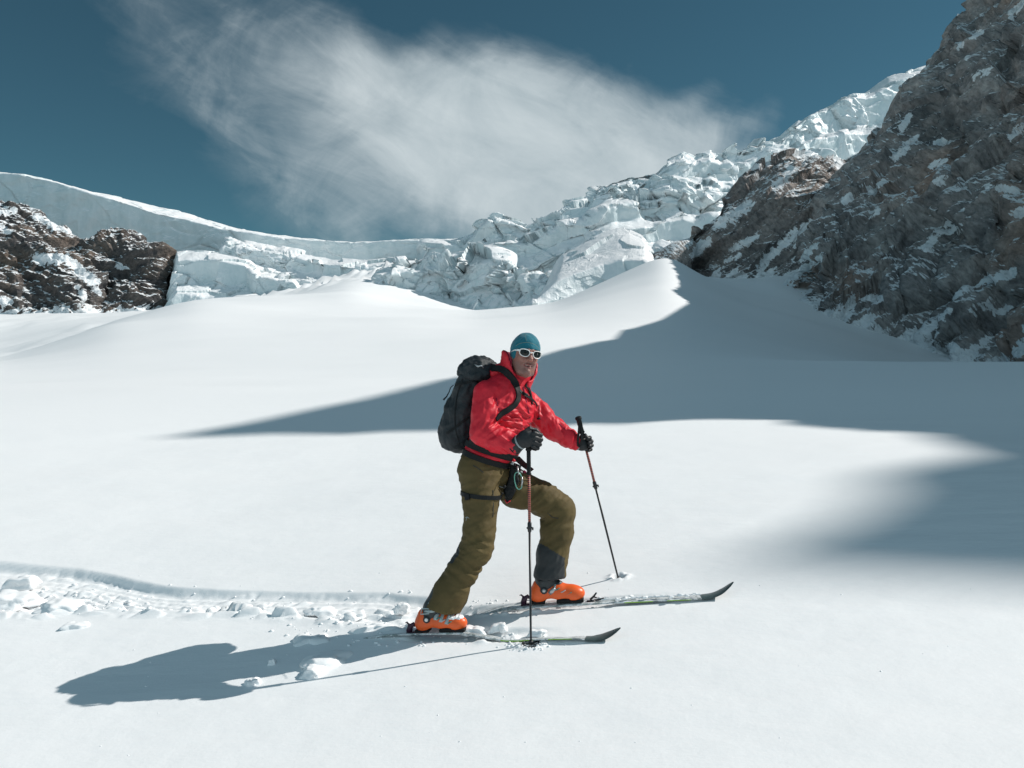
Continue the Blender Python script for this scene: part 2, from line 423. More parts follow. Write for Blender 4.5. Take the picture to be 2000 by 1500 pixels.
# crevasse lips where the snow ramp steepens towards the skyline
_m = (YY > 300) & (YY < 470) & (XX/np.maximum(YY, 1) < -.02) & (XX/np.maximum(YY, 1) > -.42)
_p = np.stack([XX[_m], YY[_m], 0*XX[_m]], -1); _w = fbm(_p*.03, 2)[:, None]*12
_f1, _f2, _r = cells((_p+_w)*[.035, .13, 1]+3)
ZZ[_m] += ((_r-.35)*4.5*sstep(0, .18, _f2-_f1)+fbm(_p*.12, 4)*.9)*sstep(315, 380, _p[:, 1])*sstep(-.15, .25, fbm(_p*.03+7, 2)+.18)
# avalanche debris in the hollow under the left outcrops
_m = (YY > 90) & (YY < 430) & (XX/np.maximum(YY, 1) < -.40) & (XX/np.maximum(YY, 1) > -.9)
_p = np.stack([XX[_m], YY[_m], 0*XX[_m]], -1); _u = _p[:, 0]/_p[:, 1]
_f1, _f2, _r = cells(_p*[.22, .12, 1])
ZZ[_m] += ((_r-.4)*1.6*sstep(0, .3, _f2-_f1)+fbm(_p*.25, 4)*.8)*sstep(-.40, -.47, _u)*sstep(-.05, .25, fbm(_p*.02+3, 2)+.15)*sstep(120, 200, _p[:, 1])
snow = mesh_np("snow_field", np.stack([XX, YY, ZZ], -1).reshape(-1, 3), grid_faces(len(ys), len(xs)), MAT_SNOW)
tag(snow, "smooth white snow slope with a trodden ski track", "snow field", kind='structure')

# ------------------------------------------------------------------ mountain on the right (also throws the long shadows)
shadow_edge = [  # photograph pixels along the edge of the shadow, near to far
 (2000, 1140), (1750, 1128), (1560, 1112), (1430, 1098), (1400, 1090), (1490, 1062), (1600, 1038), (1675, 995), (1725, 962), (1690, 928), (1760, 914), (1860, 899), (1945, 874), (1850, 836), (1600, 824), (1400, 819), (1200, 822), (1000, 830), (860, 833), (190, 878), (330, 853), (480, 826), (640, 792), (700, 781), (760, 767), (870, 740), (940, 723), (1000, 708), (1100, 682), (1200, 662), (1215, 645), (1290, 625), (1345, 592), (1370, 580), (1345, 550), (1318, 513)]
se = gpts(shadow_edge)
sa = se[:, :2] @ PERP; sh_ = se[:, 2] - (se[:, :2] @ SH)*TEL
for _i in range(1, len(sa)): sa[_i] = max(sa[_i], sa[_i-1]+.07)
def Hcrest(a):
    lo = sh_[0] + (a-sa[0])*1.1
    h = np.interp(a, sa, sh_)
    return np.where(a < sa[0], np.maximum(lo, -6), h)
# base and crest lines of the mountain, from behind the camera on the right to the far arete
near_a = np.concatenate([np.arange(-70, 0, 2.), np.arange(0, 32, .2), np.arange(32, 120, 1.)])
crest, base = [], []
for a in near_a:
    d = np.interp(a, [-70, 0, 8.2, 9.6, 30, 60, 100, 130], [120, 120, 120, 66, 76, 110, 150, 178])
    xy = PERP*a + SH*d
    crest.append([xy[0], xy[1], float(Hcrest(a)) + d*TEL])
    bd = np.interp(a, [-70, 0, 8.2, 9.6, 30, 60, 100, 130], [70, 70, 66, 44, 52, 72, 100, 122])
    bxy = PERP*a + SH*bd
    base.append([bxy[0], bxy[1], 0])
far_c = [(1960, -60, 252), (1925, -40, 256), (1890, 2, 260), (1862, 50, 262), (1835, 92, 264), (1800, 128, 266), (1778, 165, 268), (1752, 200, 268), (1718, 252, 268), (1690, 292, 266), (1672, 318, 264), (1640, 360, 260), (1618, 400, 256), (1606, 432, 252), (1598, 462, 246), (1570, 492, 240), (1558, 520, 236), (1554, 552, 232), (1558, 596, 228)]
far_b = [(1960, 715, 150), (1900, 710, 155), (1850, 704, 160), (1835, 700, 165), (1815, 690, 170), (1795, 640, 176), (1770, 632, 180), (1735, 640, 183), (1700, 640, 186), (1670, 630, 188), (1640, 624, 190), (1615, 622, 192), (1590, 618, 195), (1578, 602, 199), (1573, 604, 203), (1569, 606, 208), (1565, 608, 214), (1562, 612, 220), (1560, 620, 225)]
far_c = [W(*p) for p in far_c]; far_b = [W(*p) for p in far_b]
crest = np.array(crest); base = np.array(base)
# join the near ridge to the visible face
crest = np.vstack([crest, np.array(far_c)]); base = np.vstack([base, np.array(far_b)])
seglen = np.linalg.norm(np.diff(crest, axis=0), axis=1) + 1e-6
sp_ = np.concatenate([[0], np.cumsum(seglen)])
k_near = len(near_a)
s_new = np.concatenate([sp_[:k_near], np.arange(sp_[k_near-1]+.8, sp_[-1], .62)])
CR = np.stack([np.interp(s_new, sp_, crest[:, i]) for i in range(3)], -1)
BA = np.stack([np.interp(s_new, sp_, base[:, i]) for i in range(3)], -1)
BA[:, 2] = base_z(BA[:, 0], BA[:, 1])
nt_ = 250
T = np.linspace(0, 1, nt_)
NLOW = 12
def shape_face(CR, BA, T, bulge, back=60., nback=40, sink=6.):
    """rows: below the snow -> base -> crest -> down the far side"""
    rows = [BA + ((BA-CR)*[.03, .03, 0] - [0, 0, sink])*q for q in np.linspace(1, 0, NLOW, endpoint=False)]
    for t in T:
        p = BA*(1-t)+CR*t
        p = p + np.array([0, 0, 1])*(bulge*np.sin(np.pi*t))[..., None] if np.ndim(bulge) else p + [0, 0, bulge*math.sin(math.pi*t)]
        rows.append(p)
    out = CR-BA; out[:, 2] = 0; out /= np.linalg.norm(out, axis=1)[:, None]
    for k in range(1, nback+1):
        f = k/nback
        rows.append(CR + out*back*f - np.array([0, 0, 1])*(back*1.1*f**1.2))
    return np.array(rows)
G = shape_face(CR, BA, T, 9.0)
nr, nc = G.shape[:2]
# displacement: big gullies, slanting strata, blocky ledges
def strata_coords(P, rx, ry, rz):
    m = Matrix.Rotation(rz, 3, 'Z') @ Matrix.Rotation(ry, 3, 'Y') @ Matrix.Rotation(rx, 3, 'X')
    return P @ np.array(m).T
Nrm = np.cross(np.gradient(G, axis=1), np.gradient(G, axis=0)); Nrm /= np.linalg.norm(Nrm, axis=2)[..., None]+1e-9
Q = strata_coords(G, 0, R(40), R(-15))
tt = np.concatenate([np.zeros(NLOW), T, np.ones(40)])[:, None]
isnear = np.zeros(nc); isnear[:k_near] = 1; isnear = blur(isnear, 12, 0)[None, :]
big = fbm(G*.022+5, 4)*5.0
fa = np.zeros(Q[..., 0].size); fb = fa.copy()
f1, f2, r1 = cells(Q*[.05, .05, .13], fa); g1, g2, r2 = cells(Q*[.14, .14, .34]+7, fb); fa = fa.reshape(Q.shape[:2]); fb = fb.reshape(Q.shape[:2])
blk = (r1-.5)*6.0*sstep(0, .25, f2-f1)+(r2-.5)*2.6*sstep(0, .3, g2-g1)
blk = blk + (ridged(np.stack([Q[..., 0]*.035, Q[..., 1]*.035, Q[..., 2]*.008], -1), 3)-1)*3.2
fine = ridged(Q*[.12, .12, .35], 5)*.8
blk = blk*(.7+.1*isnear)+(fa*4.8+fb*1.7)*(1-isnear)
disp = big*np.sin(np.pi*np.clip(tt, 0, 1))**.5 + blk + fine
cr_dist = np.abs(np.arange(nr)-(nt_+NLOW-1))[:, None]/nt_
fade = 1-isnear*np.exp(-(cr_dist/.12)**2)*.97          # keep the near crest line true
disp = disp*fade*(.8+.2*sstep(0, .04, tt))*(1-.45*np.exp(-(cr_dist/.06)**2))
G2 = G - Nrm*disp[..., None]*np.sign((Nrm[nr//2, nc//2] @ (CR[nc//2]-BA[nc//2])))
def snow_patches(o, patches):
    """where snow really lies on the rock: soft capsules (px, py, px, py, half width) marked on the nearest surface"""
    me = o.data; v = np.zeros(len(me.vertices)*3); me.vertices.foreach_get('co', v); v = v.reshape(-1, 3)
    px = 1000+FPX*v[:, 0]/np.maximum(v[:, 1], 1); py = 750-FPX*v[:, 2]/np.maximum(v[:, 1], 1); s = np.zeros(len(v))
    nz_ = fbm(v*.16, 3)*7
    for x0, y0, x1, y1, w in patches:
        dx, dy = x1-x0, y1-y0; t = np.clip(((px-x0)*dx+(py-y0)*dy)/(dx*dx+dy*dy+1e-6), 0, 1)
        d = np.hypot(px-x0-t*dx, py-y0-t*dy)+nz_
        s = np.maximum(s, np.clip(1-.5*d/(w*(1-.5*np.abs(t-.4))), 0, 1))
    k_ = (v[:, 1] > 100) & (v[:, 2]-v[:, 1]*.02 < 60)
    hb = v[k_, 2]-base_z(v[k_, 0], v[k_, 1])
    qv = strata_coords(v[k_], 0, R(42), R(-12))*[.10, .10, .42]
    s[k_] = np.maximum(s[k_], np.clip(.95-hb/5.0+fbm(qv, 4)*1.3, 0, 1)*(hb < 14))
    s[v[:, 1] < 100] = 0
    a = me.attributes.new("snow_patch", 'FLOAT', 'POINT'); a.data.foreach_set('value', s.astype(np.float32))
mtn = mesh_np("mountain", G2.reshape(-1, 3), grid_faces(nr, nc), MAT_ROCK)
snow_patches(mtn, [(1925, 365, 1990, 373, 9), (1855, 432, 1807, 487, 8), (1876, 441, 1850, 456, 5), (1850, 585, 1908, 553, 9), (1908, 553, 1978, 532, 10), (1893, 606, 1935, 585, 8), (1812, 640, 1852, 604, 9),
  (1750, 308, 1790, 266, 9), (1828, 279, 1856, 276, 8), (1820, 327, 1846, 312, 7), (1706, 372, 1726, 354, 9), (1898, 72, 1942, 46, 7), (1905, 150, 1938, 132, 8), (1958, 285, 2000, 245, 8), (1978, 414, 2005, 412, 10),
  (1550, 540, 1598, 506, 10), (1575, 500, 1600, 470, 8), (1690, 578, 1718, 582, 7), (1940, 615, 1975, 600, 6), (1830, 352, 1870, 340, 6), (1650, 395, 1662, 380, 9), (1972, 30, 2000, 5, 8), (1870, 95, 1885, 70, 6), (1760, 250, 1775, 225, 6), (1700, 415, 1718, 408, 6)])
tag(mtn, "steep dark rock mountain flecked with snow rising at the right", "mountain", kind='structure')

def face_object(name, crest_px, base_px, mat, n=260, m=140, bulge=4., disp_fn=None, back=40., sink=4., rough=1.0, snap=True):
    c = np.array([W(*p) for p in crest_px]); b = np.array([W(*p) for p in base_px])
    s = np.linspace(0, 1, n)
    def res(a):
        d = np.concatenate([[0], np.cumsum(np.linalg.norm(np.diff(a, axis=0), axis=1))]); d /= d[-1]
        return np.stack([np.interp(s, d, a[:, i]) for i in range(3)], -1)
    c, b = res(c), res(b)
    G = shape_face(c, b, np.linspace(0, 1, m), bulge, back=back, nback=18, sink=sink)
    Nn = np.cross(np.gradient(G, axis=1), np.gradient(G, axis=0)); Nn /= np.linalg.norm(Nn, axis=2)[..., None]+1e-9
    sgn = 1 if Nn[m//2, n//2] @ np.array([0, -1, .3]) > 0 else -1
    return G, Nn*sgn
# rock buttress between the mountain and the icefall
cp = [(1338, 528, 300), (1342, 505, 304), (1352, 470, 310), (1368, 438, 318), (1400, 400, 328), (1428, 372, 334), (1446, 345, 340), (1480, 325, 345), (1530, 306, 350), (1570, 303, 352), (1610, 308, 352), (1660, 312, 350), (1700, 320, 345)]
bp = [(1340, 532, 298), (1352, 536, 290), (1372, 540, 282), (1396, 543, 275), (1430, 544, 268), (1470, 544, 262), (1500, 540, 258), (1530, 548, 252), (1560, 560, 246), (1600, 575, 240), (1640, 590, 235), (1680, 600, 230), (1720, 605, 225)]
cp = [(a, b, 262+(c-262)*.42) for a, b, c in cp]
G, Nn = face_object("buttress", cp, bp, None, n=420, m=260, bulge=7., back=50, sink=30)
Q = strata_coords(G, 0, R(33), R(-10))
fa = np.zeros(Q[..., 0].size); fb = fa.copy()
f1, f2, r1 = cells(Q*[.04, .04, .13]+3, fa); g1, g2, r2 = cells(Q*[.13, .13, .33]+9, fb); fa = fa.reshape(Q.shape[:2]); fb = fb.reshape(Q.shape[:2])
d = fbm(G*.03+9, 4)*3.0 + (r1-.5)*3.4*sstep(0, .25, f2-f1) + (r2-.5)*1.3*sstep(0, .3, g2-g1) + ridged(Q*[.1, .1, .4], 5)*.5 + fa*3.0 + fb*1.0
G = G + Nn*d[..., None]
bt = mesh_np("rock_buttress", G.reshape(-1, 3), grid_faces(*G.shape[:2]), MAT_ROCK_MID)
snow_patches(bt, [(1492, 508, 1535, 478, 9), (1535, 478, 1615, 420, 15), (1425, 488, 1492, 456, 6), (1395, 522, 1445, 498, 6), (1400, 440, 1462, 398, 12), (1350, 502, 1385, 468, 9), (1518, 362, 1546, 332, 13), (1560, 302, 1668, 304, 9), (1636, 315, 1652, 348, 12), (1470, 330, 1500, 318, 6), (1560, 400, 1590, 388, 5)])
tag(bt, "brown rock buttress striped with snow below the icefall", "rock face", kind='structure')

# ------------------------------------------------------------------ rock outcrops below the left glacier
def outcrop(name, label, cp, bp, seed, amp=1.0, n=240, m=170, bulge=10.):
    G, Nn = face_object(name, cp, bp, None, n=n, m=m, bulge=bulge, back=30, sink=6)
    Q = strata_coords(G, 0, R(-25), 0)
    f1, f2, r1 = cells(Q*[.05, .05, .11]+seed); g1, g2, r2 = cells(Q*[.14, .14, .3]+seed*2)
    d = fbm(G*.03+seed, 4)*5.0 + (r1-.5)*6*sstep(0, .3, f2-f1) + (r2-.5)*2.8*sstep(0, .3, g2-g1) + ridged(Q*[.1, .1, .22], 5)*1.3
    G = G + Nn*(d*amp)[..., None]
    o = mesh_np(name, G.reshape(-1, 3), grid_faces(*G.shape[:2]), MAT_ROCK_LEFT)
    snow_patches(o, [(70, 422, 135, 452, 9), (70, 507, 130, 507, 13), (130, 507, 186, 552, 13), (0, 415, 30, 412, 8), (-10, 440, 20, 455, 6), (186, 560, 200, 580, 7), (150, 560, 165, 585, 6), (230, 520, 262, 528, 4), (0, 585, 20, 590, 8)])
    return tag(o, label, "rock outcrop", kind='structure')
outcrop("rock_outcrop", "brown rock outcrop with snowy ledges at the far left", [(-620, 575, 430), (-480, 500, 445), (-300, 420, 460), (-150, 400, 468), (-60, 380, 470), (0, 392, 470), (40, 398, 468), (75, 418, 464), (110, 440, 460), (140, 452, 457), (160, 475, 452), (185, 520, 445), (205, 560, 440)],
        [(-620, 625, 405), (-480, 620, 400), (-300, 615, 400), (-150, 605, 400), (-60, 600, 400), (0, 592, 400), (30, 600, 400), (60, 612, 398), (90, 620, 396), (120, 622, 395), (150, 612, 398), (175, 604, 402), (200, 600, 410)], 3., n=520)
outcrop("rock_outcrop", "darker rounded rock outcrop beside the ice cliff on the left", [(150, 500, 452), (165, 462, 455), (200, 450, 458), (240, 455, 458), (270, 470, 456), (300, 490, 452), (320, 508, 448), (328, 530, 442), (318, 556, 436)],
        [(150, 600, 420), (175, 605, 415), (195, 612, 412), (215, 616, 410), (235, 612, 410), (255, 600, 412), (275, 592, 416), (295, 582, 422), (310, 572, 430)], 11.)
# ------------------------------------------------------------------ glacier: icefall strips with stepped seracs
def ice_strip(name, label, crest_px, base_px, steps, n, m, seed, block=9., amp=1.0, back=70., rim=3.0, face=.86, curve=1.0, jag=1.0, backdrop=.10, mat=None, tread=1.0, taper=0.0, run=0, shard=1.0, soft=1.0):
    """a band of glacier between a base line and a crest line; it climbs in cliffs (shaded fronts) and treads (sunlit tops)"""
    c = np.array([W(*p) for p in crest_px]); b = np.array([W(*p) for p in base_px])
    cu = c[:, 0]/c[:, 1]; bu = b[:, 0]/b[:, 1]
    lo, hi = max(cu[0], bu[0]), min(cu[-1], bu[-1])
    u = np.linspace(lo, hi, n)
    yc = np.interp(u, cu, c[:, 1]); yb0 = 0; ec = np.interp(u, cu, c[:, 2]/c[:, 1])
    yb = np.interp(u, bu, b[:, 1]); eb = np.interp(u, bu, b[:, 2]/b[:, 1])
    if run: yb = yc - run
    t = np.linspace(0, 1, m)[:, None]
    un = np.broadcast_to(u[None, :], (m, n)); tn = np.broadcast_to(t, (m, n))
    ph = fbm(np.stack([un*14+seed, tn*1.3, 0*un+seed], -1), 4)*.9*jag
    s = tn*steps + ph*np.sin(np.pi*tn)**.6
    k = np.floor(s); f = s-k; g_ = np.maximum(f-.55, 0)/.45; h_ = np.minimum(f, .55)/.55
    Zs = (k + face*h_ + (1-face)*g_)/steps; Ys = (k + .06*h_ + .94*g_)/steps
    w = sstep(0, .06, tn)*sstep(1, .95, tn) if steps > 1 else 1.0
    Zs = tn*(1-w)+Zs*w; Ys = tn*(1-w)+Ys*w
    Zs = blur(Zs, 2, 0); Ys = blur(Ys, 2, 0)
    en = sstep(0, taper, (u-lo)/(hi-lo)+.001)*sstep(0, taper, (hi-u)/(hi-lo)+.001) if taper > 0 else np.ones(n)
    ec = eb + (ec-eb)*(.02+.98*en)
    Y = yb + (yc-yb)*Ys*tread + (yc-yb)*(1-tread)*tn
    zb = eb*yb; zc = ec*yc
    Z = zb + (zc-zb)*Zs
    X = u*Y
    top = np.stack([X, Y, Z], -1)
    # behind the crest the glacier runs on, gently falling
    nb = 26; rows = []
    for q in range(1, nb+1):
        g = q/nb
        yq = yc + back*g; zq = zc + rim*math.sin(min(1., g*6)*math.pi/2)*0 - back*g*backdrop - 2*g
        rows.append(np.stack([u*yc + 0*u, yq, zq], -1))
    low = np.stack([u*yb, yb, zb-12], -1)[None]
    G = np.vstack([low, top, np.array(rows)])
    Nn = np.cross(np.gradient(G, axis=1), np.gradient(G, axis=0)); Nn /= np.linalg.norm(Nn, axis=2)[..., None]+1e-9
    if Nn[m//2, n//2] @ np.array([0, -1, .3]) < 0: Nn = -Nn
    S = np.stack([G[..., 0]*.8+G[..., 2]*.5, G[..., 1], G[..., 2]*1.2-G[..., 0]*.35], -1)
    warp = fbm(G/(block*3)+seed+50, 2)[..., None]*block*.8
    S = S + warp
    N_ = S.shape[0]*S.shape[1]; fa = np.zeros(N_); fb = np.zeros(N_); fc = np.zeros(N_)
    f1, f2, r1 = cells(S/(block*1.7)*[1, 1, .8]+seed, fa); g1, g2, r2 = cells(S/(block*.7)+seed*3, fb); h1_, h2_, r3 = cells(S/(block*.3)+seed*5, fc)
    fa, fb, fc = [q_.reshape(S.shape[:2]) for q_ in (fa, fb, fc)]
    msk = sstep(-.25, .3, fbm(G/(block*5)+seed+90, 2))
    d = (r1-.5)*block*.55*min(1., shard*2.2) + (fa*block*1.3 + msk*((r2-.5)*block*.30 + fb*block*.6) + msk*fc*block*.25)*shard + fbm(G/(block*3)+seed, 5)*block*.35*soft + (ridged(G/(block*1.3)*[1, 1, 1.6]+seed, 5)-1)*block*.30*(soft-1)
    d -= msk*block*.12*sstep(.06, 0, f2-f1)
    row = np.concatenate([[0], np.linspace(0, 1, m), 1+np.linspace(0, 1, nb)])[:, None]
    env = sstep(0, .05, row)*(.35+.65*sstep(1.25, .97, row))
    D = Nn*[1, 1, .55]
    G = G + D*(d*env*amp)[..., None]
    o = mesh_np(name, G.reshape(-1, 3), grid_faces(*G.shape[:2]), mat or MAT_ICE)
    return tag(o, label, "glacier", kind='structure')
# left ice cliff: thin sunlit cap over a smooth shaded wall
ice_strip("glacier", "smooth ice cliff with a thin sunlit snow cap sweeping down from the left", 
    [(-1500, 560, 470), (-1000, 430, 520), (-500, 345, 555), (-220, 322, 560), (-60, 334, 555), (0, 340, 550), (50, 344, 548), (110, 356, 545), (180, 378, 540), (240, 390, 536), (300, 403, 532), (370, 420, 528), (440, 438, 524), (520, 455, 520), (600, 466, 516), (690, 474, 512), (760, 472, 508), (830, 470, 505), (900, 467, 500), (960, 470, 498)],
    [(-1500, 700, 440), (-1000, 680, 470), (-500, 640, 490), (-220, 600, 490), (-60, 500, 490), (0, 440, 486), (60, 450, 480), (120, 470, 474), (180, 500, 468), (240, 530, 460), (300, 590, 440), (330, 590, 436), (400, 598, 425), (470, 600, 420), (560, 580, 415), (640, 560, 410), (700, 560, 410), (800, 560, 410), (960, 560, 410)],
    1, 960, 220, 2.2, block=17, amp=.30, back=90, face=.86, jag=.2, run=26, shard=.14, soft=1.5)
# shelves below it
ice_strip("ice_shelf", "stepped snow shelf with a pale blue ice front below the left cliff",
    [(318, 500, 436), (335, 492, 438), (360, 490, 440), (420, 490, 440), (480, 503, 436), (500, 530, 428), (560, 545, 420), (600, 552, 414)],
    [(318, 622, 404), (330, 620, 402), (360, 622, 396), (400, 630, 390), (450, 629, 388), (510, 622, 386), (560, 606, 386), (600, 598, 388)],
    2, 280, 130, 5.1, block=9, amp=.42, back=40, face=.66, jag=.5, backdrop=.05, run=30, taper=.10, shard=.6)
ice_strip("ice_shelf", "upper snow shelf with rounded ice fronts in the middle of the left glacier",
    [(395, 470, 470), (440, 462, 474), (520, 478, 470), (580, 490, 466), (640, 505, 455), (700, 508, 450), (770, 505, 450), (830, 500, 450)],
    [(395, 552, 446), (440, 552, 444), (500, 562, 440), (560, 572, 436), (620, 580, 426), (700, 584, 420), (770, 588, 420), (830, 592, 415)],
    2, 320, 130, 8.4, block=8, amp=.45, back=40, face=.55, jag=1.0, backdrop=.05, run=34, taper=.12, shard=.7)
# the main icefall
ice_strip("icefall", "jagged pale icefall of broken seracs climbing to the right skyline",
    [(800, 478, 470), (860, 474, 470), (905, 470, 470), (925, 455, 468), (940, 436, 466), (965, 424, 464), (1000, 428, 462), (1030, 440, 460), (1060, 428, 458), (1090, 412, 458), (1110, 398, 458), (1150, 392, 456), (1165, 368, 456), (1195, 352, 456), (1225, 340, 458), (1260, 334, 460), (1275, 332, 462), (1300, 308, 464), (1335, 296, 466), (1360, 306, 468), (1385, 296, 470), (1410, 308, 472), (1450, 308, 476), (1475, 296, 480), (1500, 282, 484), (1560, 300, 484), (1640, 300, 480)],
    [(800, 560, 395), (900, 590, 350), (1000, 575, 335), (1100, 560, 325), (1200, 540, 318), (1290, 530, 316), (1350, 535, 318), (1400, 530, 330), (1500, 520, 340), (1640, 520, 345)],
    4, 860, 330, 13.7, block=19, amp=.80, back=80, face=.55, jag=1.5, run=66, taper=.04, shard=.40)
# upper right snow ridge
ice_strip("snow_ridge", "high pale snow ridge behind the rock mountain on the right skyline",
    [(1440, 330, 560), (1470, 300, 562), (1488, 290, 564), (1510, 278, 566), (1530, 268, 570), (1552, 250, 574), (1580, 226, 580), (1600, 214, 584), (1630, 206, 590), (1650, 192, 594), (1668, 184, 598), (1692, 186, 600), (1710, 176, 604), (1740, 152, 610), (1775, 136, 616), (1810, 128, 622), (1860, 120, 630)],
    [(1440, 400, 486), (1500, 380, 484), (1560, 330, 490), (1600, 320, 492), (1700, 320, 500), (1860, 330, 510)],
    2, 420, 230, 21.3, block=20, amp=.36, back=120, face=.6, jag=.8, run=70, shard=.6)
# lower ice cliffs and the sunlit dome in front of the icefall
ice_strip("ice_cliff", "broken lower ice cliff with a sunlit shelf above the snow hill",
    [(690, 562, 345), (720, 545, 345), (760, 522, 345), (800, 508, 345), (840, 500, 344), (880, 490, 342), (925, 482, 340), (960, 488, 336), (985, 500, 330), (1000, 525, 322), (1050, 535, 312), (1100, 535, 305)],
    [(690, 607, 318), (740, 632, 300), (800, 652, 290), (870, 662, 284), (950, 652, 282), (1000, 637, 280), (1050, 622, 280), (1100, 607, 280)],
    2, 420, 170, 31.9, block=11, amp=.6, back=25, face=.6, jag=.9, backdrop=0.0, run=26, taper=.14)
ice_strip("snow_dome", "sunlit rounded snow dome with a fluted edge below the icefall",
    [(1040, 545, 296), (1065, 516, 298), (1090, 500, 300), (1120, 484, 302), (1150, 468, 304), (1180, 452, 306), (1205, 444, 306), (1230, 444, 304), (1255, 456, 300), (1272, 468, 294), (1284, 480, 288), (1300, 505, 280), (1315, 525, 275)],
    [(1040, 592, 272), (1100, 588, 262), (1150, 577, 256), (1200, 567, 252), (1250, 560, 250), (1315, 572, 250)],
    1, 300, 130, 41.2, block=8, amp=.15, back=40, face=.35, jag=.2, backdrop=-.02, run=44, taper=.22)
# ------------------------------------------------------------------ signed-distance modelling of cloth, skin and plastic
def Vn(*a): return np.array(a, dtype=np.float64)
def nrm(v): v = np.asarray(v, dtype=float); return v/np.linalg.norm(v)
def cap(P, a, b, ra, rb):
    a = np.asarray(a, dtype=np.float32); d = (np.asarray(b, dtype=np.float32)-a); l2 = float(d@d)+1e-12
    q = P-a; t = np.clip((q@d)/l2, 0, 1)
    q = q - t[..., None]*d
    return np.sqrt((q*q).sum(-1)) - (ra+(rb-ra)*t)
def ell(P, c, axes, r):
    """ellipsoid; axes = 3 orthonormal rows"""
    q = (P-np.asarray(c, dtype=np.float32)) @ np.asarray(axes, dtype=np.float32).T
    r = np.asarray(r, dtype=np.float32)
    k0 = np.sqrt(((q/r)**2).sum(-1)); k1 = np.sqrt(((q/(r*r))**2).sum(-1))+1e-9
    return k0*(k0-1)/k1
def rbox(P, c, axes, h, rad):
    q = np.abs((P-np.asarray(c, dtype=np.float32)) @ np.asarray(axes, dtype=np.float32).T) - (np.asarray(h, dtype=np.float32)-rad)
    return np.sqrt((np.maximum(q, 0)**2).sum(-1)) + np.minimum(q.max(-1), 0) - rad
def smin(a, b, k):
    h = np.clip(.5+.5*(b-a)/k, 0, 1); return b*(1-h)+a*h - k*h*(1-h)
def smax(a, b, k): return -smin(-a, -b, k)
I3 = np.eye(3)
def chain(P, pts, k=.03):
    """pts: list of (xyz, radius)"""
    d = None
    for (a, ra), (b, rb) in zip(pts[:-1], pts[1:]):
        q = cap(P, a, b, ra, rb); d = q if d is None else smin(d, q, k)
    return d
def surface_nets(F, org, h):
    nx, ny, nz = F.shape; ins = F < 0
    c = [(i, j, k) for i in (0, 1) for j in (0, 1) for k in (0, 1)]
    sl = lambda A, o: A[o[0]:nx-1+o[0], o[1]:ny-1+o[1], o[2]:nz-1+o[2]]
    cnt = sum(sl(ins, o).astype(np.int8) for o in c)
    mask = (cnt > 0) & (cnt < 8)
    ci = np.argwhere(mask); idx = -np.ones(mask.shape, dtype=np.int64); idx[mask] = np.arange(len(ci))
    acc = np.zeros((len(ci), 3)); num = np.zeros(len(ci))
    for a in c:
        for ax in range(3):
            if a[ax] == 1: continue
            b = list(a); b[ax] = 1
            fa = F[ci[:, 0]+a[0], ci[:, 1]+a[1], ci[:, 2]+a[2]]; fb = F[ci[:, 0]+b[0], ci[:, 1]+b[1], ci[:, 2]+b[2]]
            m = (fa < 0) != (fb < 0); t = np.where(m, fa/np.where(fa-fb == 0, 1, fa-fb), 0)
            p = np.tile(np.array(a, dtype=float), (len(ci), 1)); p[:, ax] += t
            acc[m] += p[m]; num[m] += 1
    V = (ci + acc/num[:, None])*h + org
    faces = []
    for ax in range(3):
        o1, o2 = [(1, 2), (2, 0), (0, 1)][ax]
        A = ins; lo = [slice(1, -1)]*3; lo[ax] = slice(0, -1); hi = [slice(1, -1)]*3; hi[ax] = slice(1, None)
        a_, b_ = A[tuple(lo)], A[tuple(hi)]
        e = np.argwhere(a_ != b_)
        if not len(e): continue
        s = a_[tuple(e.T)]
        off = np.ones(3, dtype=int); off[ax] = 0
        g = e+off
        def cell(d1, d2):
            q = g.copy(); q[:, o1] -= d1; q[:, o2] -= d2
            return idx[tuple(q.T)]
        f = np.stack([cell(1, 1), cell(0, 1), cell(0, 0), cell(1, 0)], -1)
        f[~s] = f[~s][:, ::-1]
        faces.append(f[(f >= 0).all(1)])
    return V, np.concatenate(faces)
def sdf_mesh(name, fn, lo, hi, h, mat, parent=None, disp=None, smooth=1, mats=None, pick=None):
    lo = np.asarray(lo, dtype=float); n = np.ceil((np.asarray(hi)-lo)/h).astype(int)+1
    ax = [lo[i]+np.arange(n[i])*h for i in range(3)]
    P = np.stack(np.meshgrid(*ax, indexing='ij'), -1).astype(np.float32)
    F = fn(P).astype(np.float32)
    F[0] = F[-1] = h; F[:, 0] = F[:, -1] = h; F[:, :, 0] = F[:, :, -1] = h
    F[F == 0] = 1e-7
    V, Fc = surface_nets(F, lo, h)
    for _ in range(smooth):                                     # light relaxation
        s = np.zeros_like(V); k = np.zeros(len(V))
        for a, b in ((0, 1), (1, 2), (2, 3), (3, 0)):
            np.add.at(s, Fc[:, a], V[Fc[:, b]]); np.add.at(s, Fc[:, b], V[Fc[:, a]])
            np.add.at(k, Fc[:, a], 1); np.add.at(k, Fc[:, b], 1)
        V = V*.45 + .55*s/k[:, None]
    if disp is not None:
        nn = np.zeros_like(V)
        fnm = np.cross(V[Fc[:, 1]]-V[Fc[:, 0]], V[Fc[:, 2]]-V[Fc[:, 0]])
        for a in range(4): np.add.at(nn, Fc[:, a], fnm)
        nn /= np.linalg.norm(nn, axis=1)[:, None]+1e-12
        V = V + nn*disp(V, nn)[:, None]
    mi = pick(V[Fc].mean(1)) if pick is not None else None
    return mesh_np(name, V, Fc, mat, parent, True, mi, mats)
